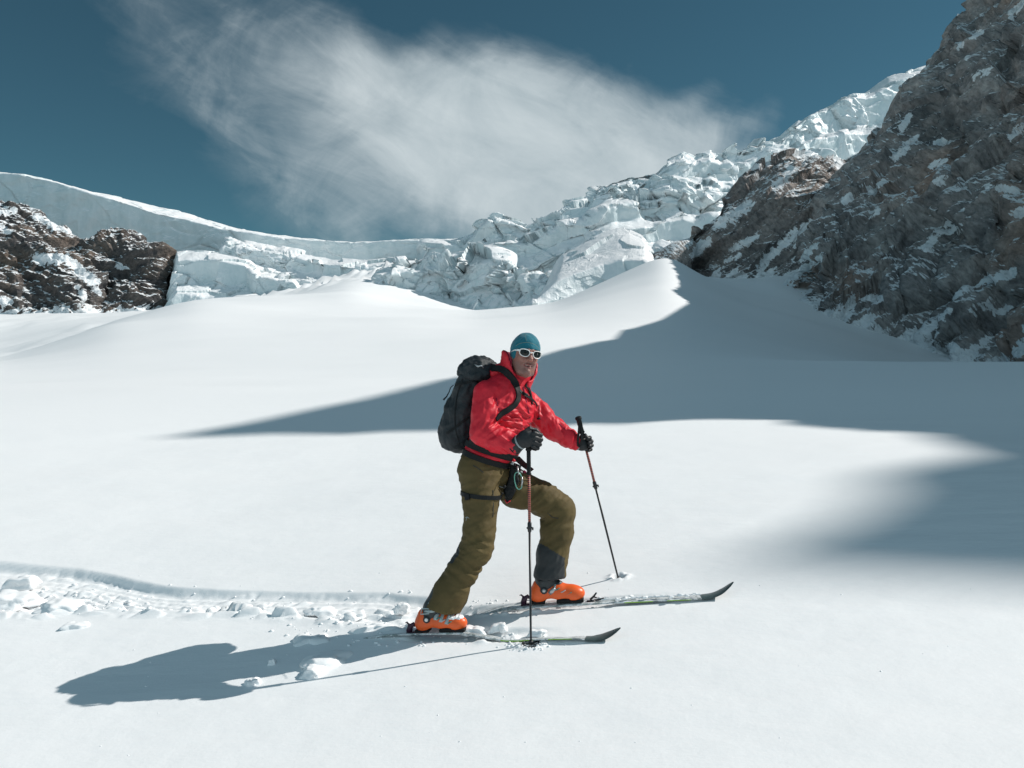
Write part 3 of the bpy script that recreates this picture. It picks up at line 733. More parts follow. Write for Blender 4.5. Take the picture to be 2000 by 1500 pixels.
def folds(V, lst, gain=1.0):
    """wrinkle clusters: (px, py, radius_px, fold angle deg in the picture plane, spacing m, amplitude m)"""
    d = np.zeros(len(V))
    px = 1000+FPX*V[:, 0]/V[:, 1]; py = 750-FPX*V[:, 2]/V[:, 1]
    for i, (cx, cy, r, ang, sp, am) in enumerate(lst):
        w = np.exp(-(((px-cx)**2+(py-cy)**2)/r**2))
        m = w > .02
        if not m.any(): continue
        a = R(ang); x = V[m, 0]; z = V[m, 2]
        l = x*math.cos(a)+z*math.sin(a); s = -x*math.sin(a)+z*math.cos(a)
        q = np.stack([s/sp, l/(sp*7), V[m, 1]/(sp*3)+i*7.7], -1)
        q = q + .35*pnoise(np.stack([l/(sp*3), s/(sp*3), V[m, 1]*0+i*3.1], -1))[:, None]
        rr = 1-np.abs(pnoise(q))*2.4
        d[m] += gain*am*w[m]*rr
    return d
def cloth_noise(V, s, a, seed=0): return a*fbm(V/s+seed, 3)
def bvh_of(o):
    me = o.data
    return BVHTree.FromPolygons([v.co[:] for v in me.vertices], [p.vertices[:] for p in me.polygons])
def hit_px(bvhs, px, py):
    d = Vector((U(px), 1.0, E(py))).normalized(); best = None
    for b in bvhs:
        r = b.ray_cast(Vector((0, 0, 0)), d)
        if r[0] is not None and (best is None or r[3] < best[2]): best = (np.array(r[0]), np.array(r[1]), r[3])
    return best
def ribbon(name, pts, nrms, width, thick, mat, parent=None, closed=False, lift=.002):
    """a strap lying on a surface; width may vary along it"""
    pts = np.array(pts); nrms = np.array(nrms); n = len(pts)
    width = np.broadcast_to(np.asarray(width, dtype=float), (n,)) if np.ndim(width) < 1 or len(np.atleast_1d(width)) == n else np.interp(np.linspace(0, 1, n), np.linspace(0, 1, len(width)), width)
    tg = np.roll(pts, -1, 0)-np.roll(pts, 1, 0) if closed else np.gradient(pts, axis=0)
    tg /= np.linalg.norm(tg, axis=1)[:, None]+1e-9
    sd_ = np.cross(tg, nrms); sd_ /= np.linalg.norm(sd_, axis=1)[:, None]+1e-9
    V = []
    for i in range(n):
        c = pts[i]+nrms[i]*lift; w = sd_[i]*width[i]/2; t = nrms[i]*thick
        V += [c-w, c-w*.9+t, c+w*.9+t, c+w]
    F = []
    for i in range(n if closed else n-1):
        a = 4*i; b = 4*((i+1) % n)
        for k in range(4): F.append([a+k, a+(k+1) % 4, b+(k+1) % 4, b+k])
    if not closed: F += [[0, 1, 2, 3], [4*n-1, 4*n-2, 4*n-3, 4*n-4]]
    return mesh_np(name, V, F, mat, parent, False)
def smooth_path(pts, n):
    pts = np.array(pts, dtype=float); d = np.concatenate([[0], np.cumsum(np.linalg.norm(np.diff(pts, axis=0), axis=1))])
    t = np.linspace(0, d[-1], n); r = np.stack([np.interp(t, d, pts[:, i]) for i in range(pts.shape[1])], -1)
    k = max(1, n//(len(pts)*3)); return np.stack([blur(r[:, i], k, 0) for i in range(pts.shape[1])], -1) if len(pts) > 2 else r
def px_strap(name, bvhs, px_pts, width, thick, mat, parent=None, n=36, lift=.003):
    q = smooth_path(px_pts, n); P, Nn = [], []
    for x, y in q:
        h = hit_px(bvhs, x, y)
        if h is None: continue
        nn = h[1]; P.append(h[0]); Nn.append(nn if nn[1] < 0 else -nn)
    P = np.array(P); Nn = np.array(Nn)
    P = np.stack([blur(P[:, i], 2, 0) for i in range(3)], -1); Nn = np.stack([blur(Nn[:, i], 3, 0) for i in range(3)], -1)
    Nn /= np.linalg.norm(Nn, axis=1)[:, None]
    return ribbon(name, P, Nn, width, thick, mat, parent, lift=lift)
def loop_strap(name, bvhs, c, axis, width, thick, mat, parent=None, n=56, lift=.003, rmax=.5):
    axis = nrm(axis); a = nrm(np.cross(axis, [0, 1, .1])); b = np.cross(axis, a); P, Nn = [], []
    for k in range(n):
        t = 2*math.pi*k/n; d = a*math.cos(t)+b*math.sin(t); best = None
        for q in bvhs:
            r = q.ray_cast(Vector(c+d*rmax), Vector(-d))
            if r[0] is not None and (best is None or r[3] < best[1]): best = (np.array(r[0]), r[3])
        if best: P.append(best[0]); Nn.append(d)
    P = np.array(P); P = (np.roll(P, 1, 0)+P+np.roll(P, -1, 0))/3
    return ribbon(name, P, Nn, width, thick, mat, parent, closed=True, lift=lift)
def tube(name, pts, rad, mat, parent=None, seg=12, closed=False, smooth=True, flat=None):
    """swept tube; rad scalar or list; flat=(axis, k) squashes the section along an axis"""
    pts = np.array(pts, dtype=float); n = len(pts); rad = np.broadcast_to(np.asarray(rad, dtype=float), (n,))
    tg = (np.roll(pts, -1, 0)-np.roll(pts, 1, 0)) if closed else np.gradient(pts, axis=0)
    tg /= np.linalg.norm(tg, axis=1)[:, None]+1e-12
    up = np.array([0, 0, 1.]) if abs(tg[0] @ [0, 0, 1]) < .8 else np.array([0, 1., 0])
    V = []; a = None
    for i in range(n):
        a = np.cross(tg[i], up) if a is None else a - tg[i]*(a @ tg[i]); a = nrm(a); b = np.cross(tg[i], a)
        for k in range(seg):
            t = 2*math.pi*k/seg; o = (a*math.cos(t)+b*math.sin(t))*rad[i]
            if flat is not None: ax = np.asarray(flat[0]); o = o - ax*(o @ ax)*(1-flat[1])
            V.append(pts[i]+o)
    F = []
    for i in range(n if closed else n-1):
        for k in range(seg):
            j = (i+1) % n; F.append([i*seg+k, i*seg+(k+1) % seg, j*seg+(k+1) % seg, j*seg+k])
    if not closed:
        V += [pts[0], pts[-1]]; c0, c1 = n*seg, n*seg+1
        for k in range(seg):
            F.append([c0, (k+1) % seg, k, k]); F.append([c1, (n-1)*seg+k, (n-1)*seg+(k+1) % seg, (n-1)*seg+(k+1) % seg])
    F4 = [f for f in F if len(set(f)) == 4]; F3 = [tuple(dict.fromkeys(f)) for f in F if len(set(f)) == 3]
    me = bpy.data.meshes.new(name); me.from_pydata([tuple(v) for v in V], [], [tuple(f) for f in F4]+F3)
    me.polygons.foreach_set('use_smooth', np.full(len(me.polygons), smooth, dtype=bool))
    me.materials.append(mat); me.update()
    return link(bpy.data.objects.new(name, me), parent)
def empty(name, loc=(0, 0, 0)):
    """an Empty at the thing's base; parts are built in world space and parented with the offset undone"""
    o = bpy.data.objects.new(name, None); o.empty_display_size = .1
    o.location = loc; sc.collection.objects.link(o); return o
def adopt(root, kids):
    for k in kids:
        k.parent = root; k.matrix_parent_inverse = Matrix.Translation(-Vector(root.location))
    return root

# ------------------------------------------------------------------ materials of the skier and his gear
def plain(name, col, rough=.6, spec=.3, bumps=(), metal=0., sheen=0., var=None, coat=0.):
    m, t, b = new_mat(name)
    P = N(t, 'ShaderNodeTexCoord').outputs['Object']
    if var:
        L(t, mixc(t, ramp(t, noise(t, P, var[1], 5), [(.3, 0), (.7, 1)]), tuple(c*(1-var[0]) for c in col), tuple(min(1, c*(1+var[0])) for c in col)), b.inputs['Base Color'])
    else: b.inputs['Base Color'].default_value = (*col, 1)
    b.inputs['Roughness'].default_value = rough; b.inputs['Specular IOR Level'].default_value = spec
    b.inputs['Metallic'].default_value = metal
    b.inputs['Coat Weight'].default_value = coat
    if sheen: b.inputs['Sheen Weight'].default_value = sheen; b.inputs['Sheen Roughness'].default_value = .5
    f = None
    for sc_, st_, di in bumps: f = bump(t, noise(t, P, sc_, 4, .6), st_, di, f)
    if f is not None: L(t, f, b.inputs['Normal'])
    return m
M_RED = plain("red_shell_fabric", (.58, .014, .030), .52, .34, ((9, .3, .012), (60, .15, .003), (900, .3, .0005)), var=(.12, 9))
M_REDLIN = plain("dark_red_lining", (.16, .006, .03), .7, .2, ((60, .4, .003),))
M_OLIVE = plain("olive_fabric", (.098, .072, .028), .75, .25, ((16, .45, .010), (55, .4, .003), (800, .3, .0006)), var=(.16, 7))
M_PATCH = plain("charcoal_cuff_fabric", (.032, .036, .038), .6, .25, ((30, .4, .005),))
M_PACK = plain("black_pack_fabric", (.020, .026, .030), .62, .3, ((20, .6, .012), (70, .4, .003), (700, .3, .0008)), var=(.3, 12))
M_BLACK = plain("black_webbing", (.007, .009, .010), .6, .25, ((300, .4, .001),))
M_GLOVE = plain("black_glove", (.011, .014, .016), .5, .4, ((60, .5, .003), (400, .3, .0008)))
M_GREY = plain("grey_reflective_trim", (.28, .32, .33), .5, .4)
M_TEAL = plain("teal_knit", (.012, .145, .195), .8, .2, ((350, .5, .0012), (40, .3, .003)), var=(.15, 30), sheen=.2)
M_SEAM = plain("seam_thread", (.20, .24, .20), .8, .2)
M_WHITE = plain("white_plastic_frame", (.80, .80, .78), .3, .5)
M_LENS = plain("dark_lens", (.008, .012, .011), .22, .35)
M_ORANGE = plain("orange_plastic", (.80, .115, .018), .38, .45, ((14, .15, .004),), var=(.08, 10))
M_BOOTDK = plain("dark_boot_cuff", (.03, .037, .04), .5, .4, ((40, .3, .003),))
M_BOOTGR = plain("grey_boot_buckle", (.34, .41, .42), .4, .5)
M_GREEN = plain("teal_green_buckle", (.03, .22, .19), .4, .5)
M_SOLE = plain("black_rubber", (.012, .012, .013), .8, .2)
M_PURPLE = plain("dark_purple_metal", (.045, .012, .03), .4, .5)
M_METAL = plain("brushed_metal", (.45, .47, .48), .35, .5, metal=.7)
M_CARB = plain("green_anodised_metal", (.16, .42, .34), .35, .5, metal=.4)
M_SHAFT = plain("black_pole_shaft", (.012, .013, .015), .35, .5)
def crumple(mat, scale, strength, dist):
    """crisp creases: ridged noise drawn out, added under the material's other bumps"""
    t = mat.node_tree; b = t.nodes['Principled BSDF']; P = N(t, 'ShaderNodeTexCoord').outputs['Object']
    n = N(t, 'ShaderNodeTexNoise', noise_type='RIDGED_MULTIFRACTAL'); n.inputs['Scale'].default_value = scale; n.inputs['Detail'].default_value = 3; n.inputs['Distortion'].default_value = .9; n.inputs['Roughness'].default_value = .45
    L(t, mapping(t, P, (1, 1, 1.6), (0, R(25), 0)), n.inputs['Vector'])
    prev = b.inputs['Normal'].links[0].from_socket
    L(t, bump(t, n.outputs[0], strength, dist, prev), b.inputs['Normal'])
crumple(M_RED, 6, .24, .010); crumple(M_OLIVE, 4.5, .32, .010); crumple(M_PACK, 6, .4, .012); crumple(M_PATCH, 6, .3, .006)
def braided():
    m, t, b = new_mat("braided_orange_shaft")
    P = N(t, 'ShaderNodeTexCoord').outputs['Object']
    w = N(t, 'ShaderNodeTexWave'); w.inputs['Scale'].default_value = 28; w.bands_direction = 'Z'; w.inputs['Distortion'].default_value = 1.5
    L(t, P, w.inputs['Vector'])
    L(t, mixc(t, ramp(t, w.outputs['Fac'], [(.45, 0), (.55, 1)]), (.05, .022, .03), (.42, .10, .06)), b.inputs['Base Color'])
    b.inputs['Roughness'].default_value = .4
    return m
M_BRAID = braided()
def ski_top():
    m, t, b = new_mat("ski_topsheet")
    P = N(t, 'ShaderNodeTexCoord').outputs['Object']
    base = mixc(t, ramp(t, noise(t, P, 5, 3), [(.4, 0), (.6, 1)]), (.16, .19, .19), (.30, .35, .34))
    sn = M(t, 'MULTIPLY', M(t, 'SUBTRACT', noise(t, mapping(t, P, (1, 2.2, 1)), 24, 6, .65), .42), 9, clamp=True)
    L(t, mixc(t, M(t, 'MULTIPLY', sn, .8), base, (.8, .83, .85)), b.inputs['Base Color'])
    b.inputs['Roughness'].default_value = .45
    L(t, bump(t, sn, .5, .003), b.inputs['Normal'])
    return m
M_SKI = ski_top()
M_SKITIP = plain("ski_shovel_grey", (.045, .07, .07), .4, .5, var=(.3, 40))
M_SKIEDGE = plain("ski_lime_sidewall", (.35, .60, .05), .45, .4)
def skin():
    m, t, b = new_mat("skin")
    P = N(t, 'ShaderNodeTexCoord').outputs['Object']
    c = mixc(t, noise(t, P, 60, 4), (.27, .118, .092), (.37, .175, .138))
    at = N(t, 'ShaderNodeAttribute', attribute_name="stubble")
    c = mixc(t, M(t, 'MULTIPLY', at.outputs['Fac'], M(t, 'ADD', .35, M(t, 'MULTIPLY', noise(t, P, 900, 2), .5))), c, (.14, .088, .076))
    L(t, c, b.inputs['Base Color']); b.inputs['Roughness'].default_value = .48
    b.inputs['Subsurface Weight'].default_value = .12; b.inputs['Subsurface Radius'].default_value = (.012, .004, .002); b.inputs['Subsurface Scale'].default_value = .5
    L(t, bump(t, noise(t, P, 700, 3), .3, .0006), b.inputs['Normal'])
    return m
M_SKIN = skin()
M_LIP = plain("lips", (.27, .095, .085), .45, .4)
M_MOUTH = plain("open_mouth", (.05, .012, .012), .5, .2)
M_TOOTH = plain("teeth", (.45, .38, .33), .4, .4)
# ------------------------------------------------------------------ the skier
person = empty("person", W(960, 1225, 4.95))
tag(person, "ski tourer in red jacket, olive trousers, teal beanie and white sunglasses skinning uphill", "person")
KIDS = []
FW = nrm([.78, -.62, 0]); RT = nrm([-.62, -.78, 0]); UPV = nrm(FW*.20+Vn(0, 0, 1)); 
TA = np.array([RT, nrm(np.cross(UPV, RT)), UPV])            # torso axes: right, front/back, up
# ---- trousers
hipR, hipL = W(934, 922, 4.90), W(972, 930, 5.04)
RLEG = [(hipR, .115), (W(940, 975, 4.87), 0.1053), (W(936, 1035, 4.85), 0.0921), (W(930, 1072, 4.84), 0.0874), (W(903, 1115, 4.845), 0.0846), (W(880, 1158, 4.85), 0.0978), (W(862, 1196, 4.85), 0.1072)]
LLEG = [(hipL, .118), (W(1010, 955, 5.05), 0.1109), (W(1060, 972, 5.06), 0.0987), (W(1093, 995, 5.06), 0.0921), (W(1088, 1040, 5.055), 0.0912), (W(1079, 1085, 5.05), 0.0949), (W(1073, 1125, 5.045), 0.0968), (W(1072, 1150, 5.04), 0.0968)]
def f_trousers(P):
    d = chain(P, RLEG, .03)
    e = chain(P, LLEG, .03)
    h = ell(P, W(948, 905, 4.975), TA, (.175, .135, .14))
    d = smin(smin(d, h, .05), e, .028)
    # cuffs cut square to the shin
    nr_ = nrm(RLEG[-1][0]-RLEG[-3][0]); d = smax(d, (P-W(861, 1188, 4.85).astype(np.float32)) @ nrm(nr_*[1, .6, 1]+Vn(.22, 0, -.2)).astype(np.float32), .008) 
    return d
def f_troul(P):
    return f_trousers(P)
def disp_tr(V, n):
    return folds(V, [(925, 1095, 50, -25, .05, .013), (905, 1130, 45, -50, .06, .011), (945, 1060, 45, 25, .04, .008), (1078, 1012, 40, 25, .045, .017), (1060, 985, 45, 40, .05, .013),
        (1020, 960, 55, 28, .05, .009), (950, 930, 55, 10, .045, .008), (930, 990, 60, 15, .06, .006), (1080, 1060, 60, 75, .05, .006), (1095, 1110, 35, 50, .03, .007), (870, 1170, 45, 30, .05, .007), (985, 935, 40, 60, .04, .008)]) + cloth_noise(V, .16, .006) + cloth_noise(V, .04, .0012, 9)
def pick_tr(C):
    px = 1000+FPX*C[:, 0]/C[:, 1]; py = 750-FPX*C[:, 2]/C[:, 1]
    a = (px > 1035) & (px < 1125) & (py > 1062+np.clip(px-1058, 0, 60)*.62) & (px < 1103+0*py) & (C[:, 1] < 5.12)
    b = (px < 897) & (py > 1045) & (py < 1100) & (px < 925-(py-1045)*.75) & (px > 850)
    return (a | b).astype(np.int32)
tlo, thi = [-.62, 4.68, -1.52], [.46, 5.24, -.36]
def f_tr(P):
    d = f_trousers(P)
    # front cuff cut
    c = (P-W(1072, 1127, 5.04).astype(np.float32)) @ nrm([.04, 0, -1]).astype(np.float32)
    near = P[..., 0] > -.02
    return np.where(near, smax(d, c, .006), d)
trousers = sdf_mesh("trousers", f_tr, tlo, thi, .0075, None, None, disp_tr, 1, [M_OLIVE, M_PATCH], pick_tr)
KIDS.append(trousers)
# ---- jacket
shR, elR, wrR = W(950, 768, 4.84), W(944, 846, 4.77), W(1004, 870, 4.70)
shL, elL, wrL = W(1030, 786, 5.10), W(1082, 838, 5.09), W(1128, 867, 5.09)
def f_jacket(P):
    t = ell(P, W(988, 795, 4.965), TA, (.205, .150, .185))
    t = smin(t, ell(P, W(972, 850, 4.965), TA, (.185, .155, .17)), .07)
    t = smin(t, ell(P, W(958, 882, 4.975), TA, (.180, .142, .085)), .04)
    t = smin(t, ell(P, W(992, 755, 4.96), TA, (.165, .095, .085)), .06)
    t = smin(t, chain(P, [(W(1004, 752, 4.955), .088), (W(1012, 735, 4.95), .080)], .02), .035)
    a = chain(P, [(shR, .079), (W(946, 808, 4.80), .074), (elR, .069), (W(975, 862, 4.735), .060), (wrR, .050)], .03)
    b = chain(P, [(shL, .076), (W(1056, 812, 5.10), .070), (elL, .067), (W(1108, 855, 5.09), .053), (wrL, .045)], .03)
    d = smin(smin(t, a, .030), b, .035)
    # hem
    hem = (P-W(957, 897, 4.97).astype(np.float32)) @ nrm([-.30, 0, -1.0]).astype(np.float32)
    d = smax(d, np.where(P[..., 0] < .12, hem, hem), .012)
    # sleeve ends
    cR = (P-(wrR+nrm(wrR-W(975, 862, 4.735))*.03).astype(np.float32)) @ nrm(wrR-W(975, 862, 4.735)).astype(np.float32)
    cL = (P-(wrL+nrm(wrL-elL)*.015).astype(np.float32)) @ nrm(wrL-elL).astype(np.float32)
    d = np.where((cR > -.02) & (a < t), smax(d, cR, .006), d); d = np.where((cL > -.02) & (b < t), smax(d, cL, .006), d)
    return d
def disp_j(V, n):
    return folds(V, [(965, 800, 26, 75, 0.034, .0075), (955, 830, 26, 60, 0.034, .008), (985, 835, 30, 20, 0.040, .008), (1015, 838, 34, -22, 0.040, .010), (1025, 815, 32, -40, 0.037, .009), (1000, 815, 28, -10, 0.034, .007),
        (990, 862, 28, -35, 0.031, .007), (965, 850, 26, 25, 0.039, .007), (1062, 808, 24, -80, 0.034, .008), (1085, 835, 24, -60, 0.034, .009), (1110, 852, 24, 70, 0.028, .008), (1050, 830, 24, -50, 0.046, .008),
        (985, 770, 30, 60, 0.040, .006), (935, 850, 26, 60, 0.046, .006), (1020, 870, 24, 10, 0.034, .007), (1040, 790, 20, -70, 0.031, .006), (960, 880, 40, -18, 0.046, .006)], 1.25) + cloth_noise(V, .10, .006, 3) + cloth_noise(V, .03, .0012, 5)
jacket = sdf_mesh("jacket", f_jacket, [-.32, 4.62, -.56], [.46, 5.24, .10], .0050, M_RED, None, disp_j, 1)
KIDS.append(jacket)
# ---- collar and lowered hood
nb_, nt2 = W(1004, 757, 4.955), W(1019, 700, 4.935)
def f_hood(P):
    ax = (nt2-nb_).astype(np.float32); l = float(np.linalg.norm(ax)); ax = ax/l
    q = P-nb_.astype(np.float32); t = (q @ ax)
    rad = q-t[..., None]*ax
    r = np.sqrt((rad[..., 0]*.95)**2+(rad[..., 1]*1.0)**2+(rad[..., 2])**2)
    Rr = .078+.034*np.clip(t/l, 0, 1.3)
    d = np.abs(r-Rr)-.010
    # rim: low in front of the chin, high at the back and on the shoulder side
    out = rad/(r[..., None]+1e-6)
    ff = out @ nrm([.55, -.84, 0]).astype(np.float32); 
    rim = .185 - .115*sstep(-.1, .95, ff) + .02*np.clip(-out[..., 0], 0, 1)
    d = smax(d, t-rim, .010); d = smax(d, -t-.03, .010)
    # V opening at the zip
    vo = np.abs(out @ nrm([.84, .55, 0]).astype(np.float32))
    V_ = np.where(ff > 0, vo*Rr - .012-.30*np.clip(t-.02, 0, 1), 1.)
    d = np.where((ff > 0), smax(d, -V_, .008), d)
    roll = ell(P, W(978, 728, 4.99), TA, (.085, .05, .055))
    d = smin(d, roll, .03)
    # keep the inside free for neck and head
    d = smax(d, -(cap(P, W(1010, 745, 4.94), W(1022, 700, 4.93), .066, .092)), .008)
    return d
hood = sdf_mesh("hood", f_hood, [-.18, 4.74, -.10], [.24, 5.14, .26], .0048, M_RED, None, lambda V, n: folds(V, [(975, 725, 25, -30, .02, .005), (1005, 745, 25, -50, .02, .005), (985, 700, 20, 60, .02, .004)])+cloth_noise(V, .05, .004, 13), 1,
   [M_RED, M_REDLIN], lambda C: (np.linalg.norm((C-nb_)-((C-nb_) @ nrm(nt2-nb_))[:, None]*nrm(nt2-nb_), axis=1) < .080+.034*np.clip(((C-nb_) @ nrm(nt2-nb_))/.18, 0, 1.3)).astype(np.int32))
KIDS.append(hood)
# ---- head and neck
HC = W(1026, 694, 4.90)
hx0, hf0 = nrm([.955, .30, 0]), nrm([.30, -.955, -.03]); ro = R(9)
HX = nrm(math.cos(ro)*hx0-math.sin(ro)*Vn(0, 0, 1)); HF = nrm(hf0-HX*(hf0 @ HX)); HZ = np.cross(HX, -HF)*1.0
if HZ[2] < 0: HZ = -HZ
HA = np.array([HX, HF, HZ])
def H(x, f, z): return HC+HX*x+HF*f+HZ*z
def f_head(P):
    d = ell(P, H(0, -.018, .028), HA, (.077, .094, .098))
    d = smin(d, ell(P, H(0, .018, -.03), HA, (.066, .072, .088)), .03)
    d = smin(d, chain(P, [(H(-.052, .0, -.055), .022), (H(-.032, .045, -.100), .020), (H(0, .066, -.108), .024), (H(.032, .045, -.100), .020), (H(.052, .0, -.055), .022)], .02), .025)
    d = smin(d, cap(P, H(0, .082, -.088), H(0, .086, -.100), .016, .018), .012)              # chin
    for s in (-1, 1):
        d = smin(d, cap(P, H(s*.040, .062, -.018), H(s*.030, .074, -.040), .020, .018), .018)     # cheeks
        d = smin(d, cap(P, H(s*.046, .064, .022), H(s*.012, .086, .030), .010, .010), .014)       # brow
        d = smax(d, -ell(P, H(s*.030, .100, .012), HA, (.017, .015, .010)), .012)               # eye socket
        d = smin(d, ell(P, H(s*.030, .078, .010), HA, (.0125, .0125, .0125)), .003)             # eye ball under the glasses
        d = smin(d, ell(P, H(s*.078, -.008, -.008), np.array([HX, nrm(HF+.3*HX*s), HZ]), (.009, .017, .030)), .006)   # ear
    d = smin(d, chain(P, [(H(0, .090, .020), .0085), (H(0, .106, -.005), .0100), (H(0, .120, -.026), .0135)], .006), .010)
    for s in (-1, 1):
        d = smin(d, ell(P, H(s*.0125, .102, -.029), HA, (.0085, .011, .0085)), .006)
        d = smax(d, -ell(P, H(s*.0065, .112, -.038), HA, (.0035, .005, .004)), .003)
        d = smax(d, -cap(P, H(s*.020, .098, -.030), H(s*.032, .083, -.060), .0025, .0025), .010)  # smile line
    d = smin(d, chain(P, [(H(-.031, .074, -.0570), .0035), (H(-.011, .0930, -.0575), .0055), (H(.011, .0930, -.0575), .0055), (H(.031, .074, -.0570), .0035)], .004), .005)
    d = smin(d, chain(P, [(H(-.029, .074, -.0610), .0035), (H(-.009, .0900, -.0745), .0065), (H(.009, .0900, -.0745), .0065), (H(.029, .074, -.0610), .0035)], .004), .005)
    d = smax(d, -chain(P, [(H(-.029, .082, -.0590), .0018), (H(-.009, .099, -.0655), .0042), (H(.011, .099, -.0655), .0042), (H(.029, .082, -.0590), .0018)], .002), .0015)
    nk = chain(P, [(H(0, -.02, -.05), .058), (W(1010, 742, 4.945), .060), (W(1000, 765, 4.955), .085)], .03)
    return smin(d, nk, .025)
def pick_head(C):
    q = (C-HC) @ HA.T
    lip = (np.abs(q[:, 0]) < .030) & (q[:, 1] > .074) & (np.abs(q[:, 2]+.0665-6.5*q[:, 0]**2) < .0115*(1-(q[:, 0]/.034)**2)+.001)
    mouth = lip & (np.abs(q[:, 2]+.0655-7*q[:, 0]**2) < .0030) & (np.abs(q[:, 0]) < .024)
    return np.where(mouth & (q[:, 2] > -.0660+7*q[:, 0]**2) & (np.abs(q[:, 0]) < .018), 2, np.where(mouth, 3, np.where(lip, 1, 0))).astype(np.int32)
body = sdf_mesh("body", f_head, [-.08, 4.74, -.10], [.22, 5.10, .32], .0026, None, None, lambda V, n: .0006*fbm(V/.02, 3), 1, [M_SKIN, M_LIP, M_TOOTH, M_MOUTH], pick_head)
va = np.zeros(len(body.data.vertices)*3); body.data.vertices.foreach_get('co', va); va = va.reshape(-1, 3)
q = (va-HC) @ HA.T
stub = sstep(-.035, -.055, q[:, 2])*sstep(-.02, .02, q[:, 1])*(1-np.exp(-((q[:, 0]/.02)**2+((q[:, 2]+.05)/.01)**2))*.4)*.8
at = body.data.attributes.new("stubble", 'FLOAT', 'POINT'); at.data.foreach_set('value', stub.astype(np.float32))
KIDS.append(body)
# ---- beanie
def f_bean(P):
    o = ell(P, H(0, -.014, .030), HA, (.090, .106, .110))
    i = ell(P, H(0, -.014, .026), HA, (.078, .094, .098))
    q = (P-HC.astype(np.float32)) @ HA.T.astype(np.float32)
    # lower edge: above the brow in front, dropping over the ears
    low = .032 + .006*q[..., 0]/.08 - .075*sstep(.045, -.015, q[..., 1])
    d = smax(o, low-q[..., 2], .006)
    flap = smax(ell(P, H(0, -.010, -.005), HA, (.086, .075, .060)), q[..., 1]-.030, .006)
    flap = smax(flap, -.045-q[..., 2], .006)
    return smin(d, flap, .012)
bean = sdf_mesh("beanie", f_bean, [-.06, 4.75, .06], [.22, 5.06, .36], .0034, M_TEAL, None, lambda V, n: folds(V, [(1010, 665, 18, 30, .02, .002), (1040, 668, 16, 120, .02, .002)])+cloth_noise(V, .05, .0025, 21), 1)
bb = bvh_of(bean)
px_strap("seam", [bb], [(1006, 677), (1014, 671), (1026, 668.5), (1038, 670), (1048, 675), (1054, 683)], .0022, .0012, M_SEAM, None, 30, .0008).parent = bean
px_strap("seam", [bb], [(1024, 652), (1027, 658), (1028, 668)], .0018, .0010, M_SEAM, None, 12, .0006).parent = bean
KIDS.append(bean)
# ---- sunglasses
glasses = empty("sunglasses", H(0, .1, .015)); G_K = []
def gp(x, z):          # wrap-around lens surface
    return H(x, .114-.0*abs(x)-5.2*x*x, z)
def lens_outline(s):
    # rounded, slightly drooping wrap lens, outer corner raised
    pts = [(.0105, .010), (.016, .021), (.030, .0255), (.048, .0265), (.062, .022), (.0655, .012), (.062, -.001), (.052, -.010), (.036, -.0135), (.022, -.011), (.013, -.002)]
    n = 44; t = np.linspace(0, len(pts), n, endpoint=False); out = []
    P_ = np.array(pts)
    for v in t:
        i = int(v); f = v-i; p0, p1, p2, p3 = [P_[(i+k) % len(pts)] for k in (-1, 0, 1, 2)]
        out.append(.5*((2*p1)+(-p0+p2)*f+(2*p0-5*p1+4*p2-p3)*f*f+(-p0+3*p1-3*p2+p3)*f**3))
    o = np.array(out); o[:, 0] *= s; o[:, 1] = o[:, 1]*1.0+.002
    return o
frames = []
for s in (-1, 1):
    o = lens_outline(s); c = o.mean(0)
    V = [gp(*c)+HF*.003]; rings = 5
    for k in range(1, rings+1):
        for p in o: V.append(gp(*(c+(p-c)*k/rings))+HF*(.003*(1-(k/rings)**2)))
    n = len(o); F = [[0, 1+i, 1+(i+1) % n] for i in range(n)]
    me_faces = [tuple(f) for f in F]
    for k in range(rings-1):
        for i in range(n): me_faces.append((1+k*n+i, 1+k*n+(i+1) % n, 1+(k+1)*n+(i+1) % n, 1+(k+1)*n+i))
    me = bpy.data.meshes.new("lens"); me.from_pydata([tuple(v) for v in V], [], me_faces); me.materials.append(M_LENS)
    me.polygons.foreach_set('use_smooth', np.full(len(me.polygons), True)); me.update()
    ln = link(bpy.data.objects.new("lens", me)); G_K.append(ln)
    frames.append([gp(*p) for p in o*[1.06, 1.08]-[0, .001]])
fr = tube("frame", frames[0], 0.0027, M_WHITE, None, 10, True, flat=None)
f2_ = tube("frame_side", frames[1], 0.0027, M_WHITE, None, 10, True)
br = tube("bridge", [gp(-.012, .013)+HF*.001, gp(0, .016)+HF*.002, gp(.012, .013)+HF*.001], .0034, M_WHITE, None, 8)
tm = []
for s in (-1, 1):
    tm.append(tube("temple", [gp(s*.064, .016), H(s*.078, .075, .019), H(s*.086, .040, .018), H(s*.0885, .0, .010), H(s*.086, -.03, -.004)], [.0062, .0054, .0042, .0036, .003], M_WHITE, None, 8, flat=(HX, .55)))
def join(objs, name):
    """merge meshes (same space) into the first one"""
    base_ = objs[0]; bm = bmesh.new()
    for k, o in enumerate(objs):
        b2 = len(bm.faces); bm.from_mesh(o.data)
    bm.to_mesh(base_.data); bm.free()
    for o in objs[1:]: bpy.data.objects.remove(o)
    base_.name = name; return base_
fr = join([fr, f2_, br], "frame"); G_K.append(fr); G_K += tm
adopt(glasses, G_K)
KIDS.append(glasses)
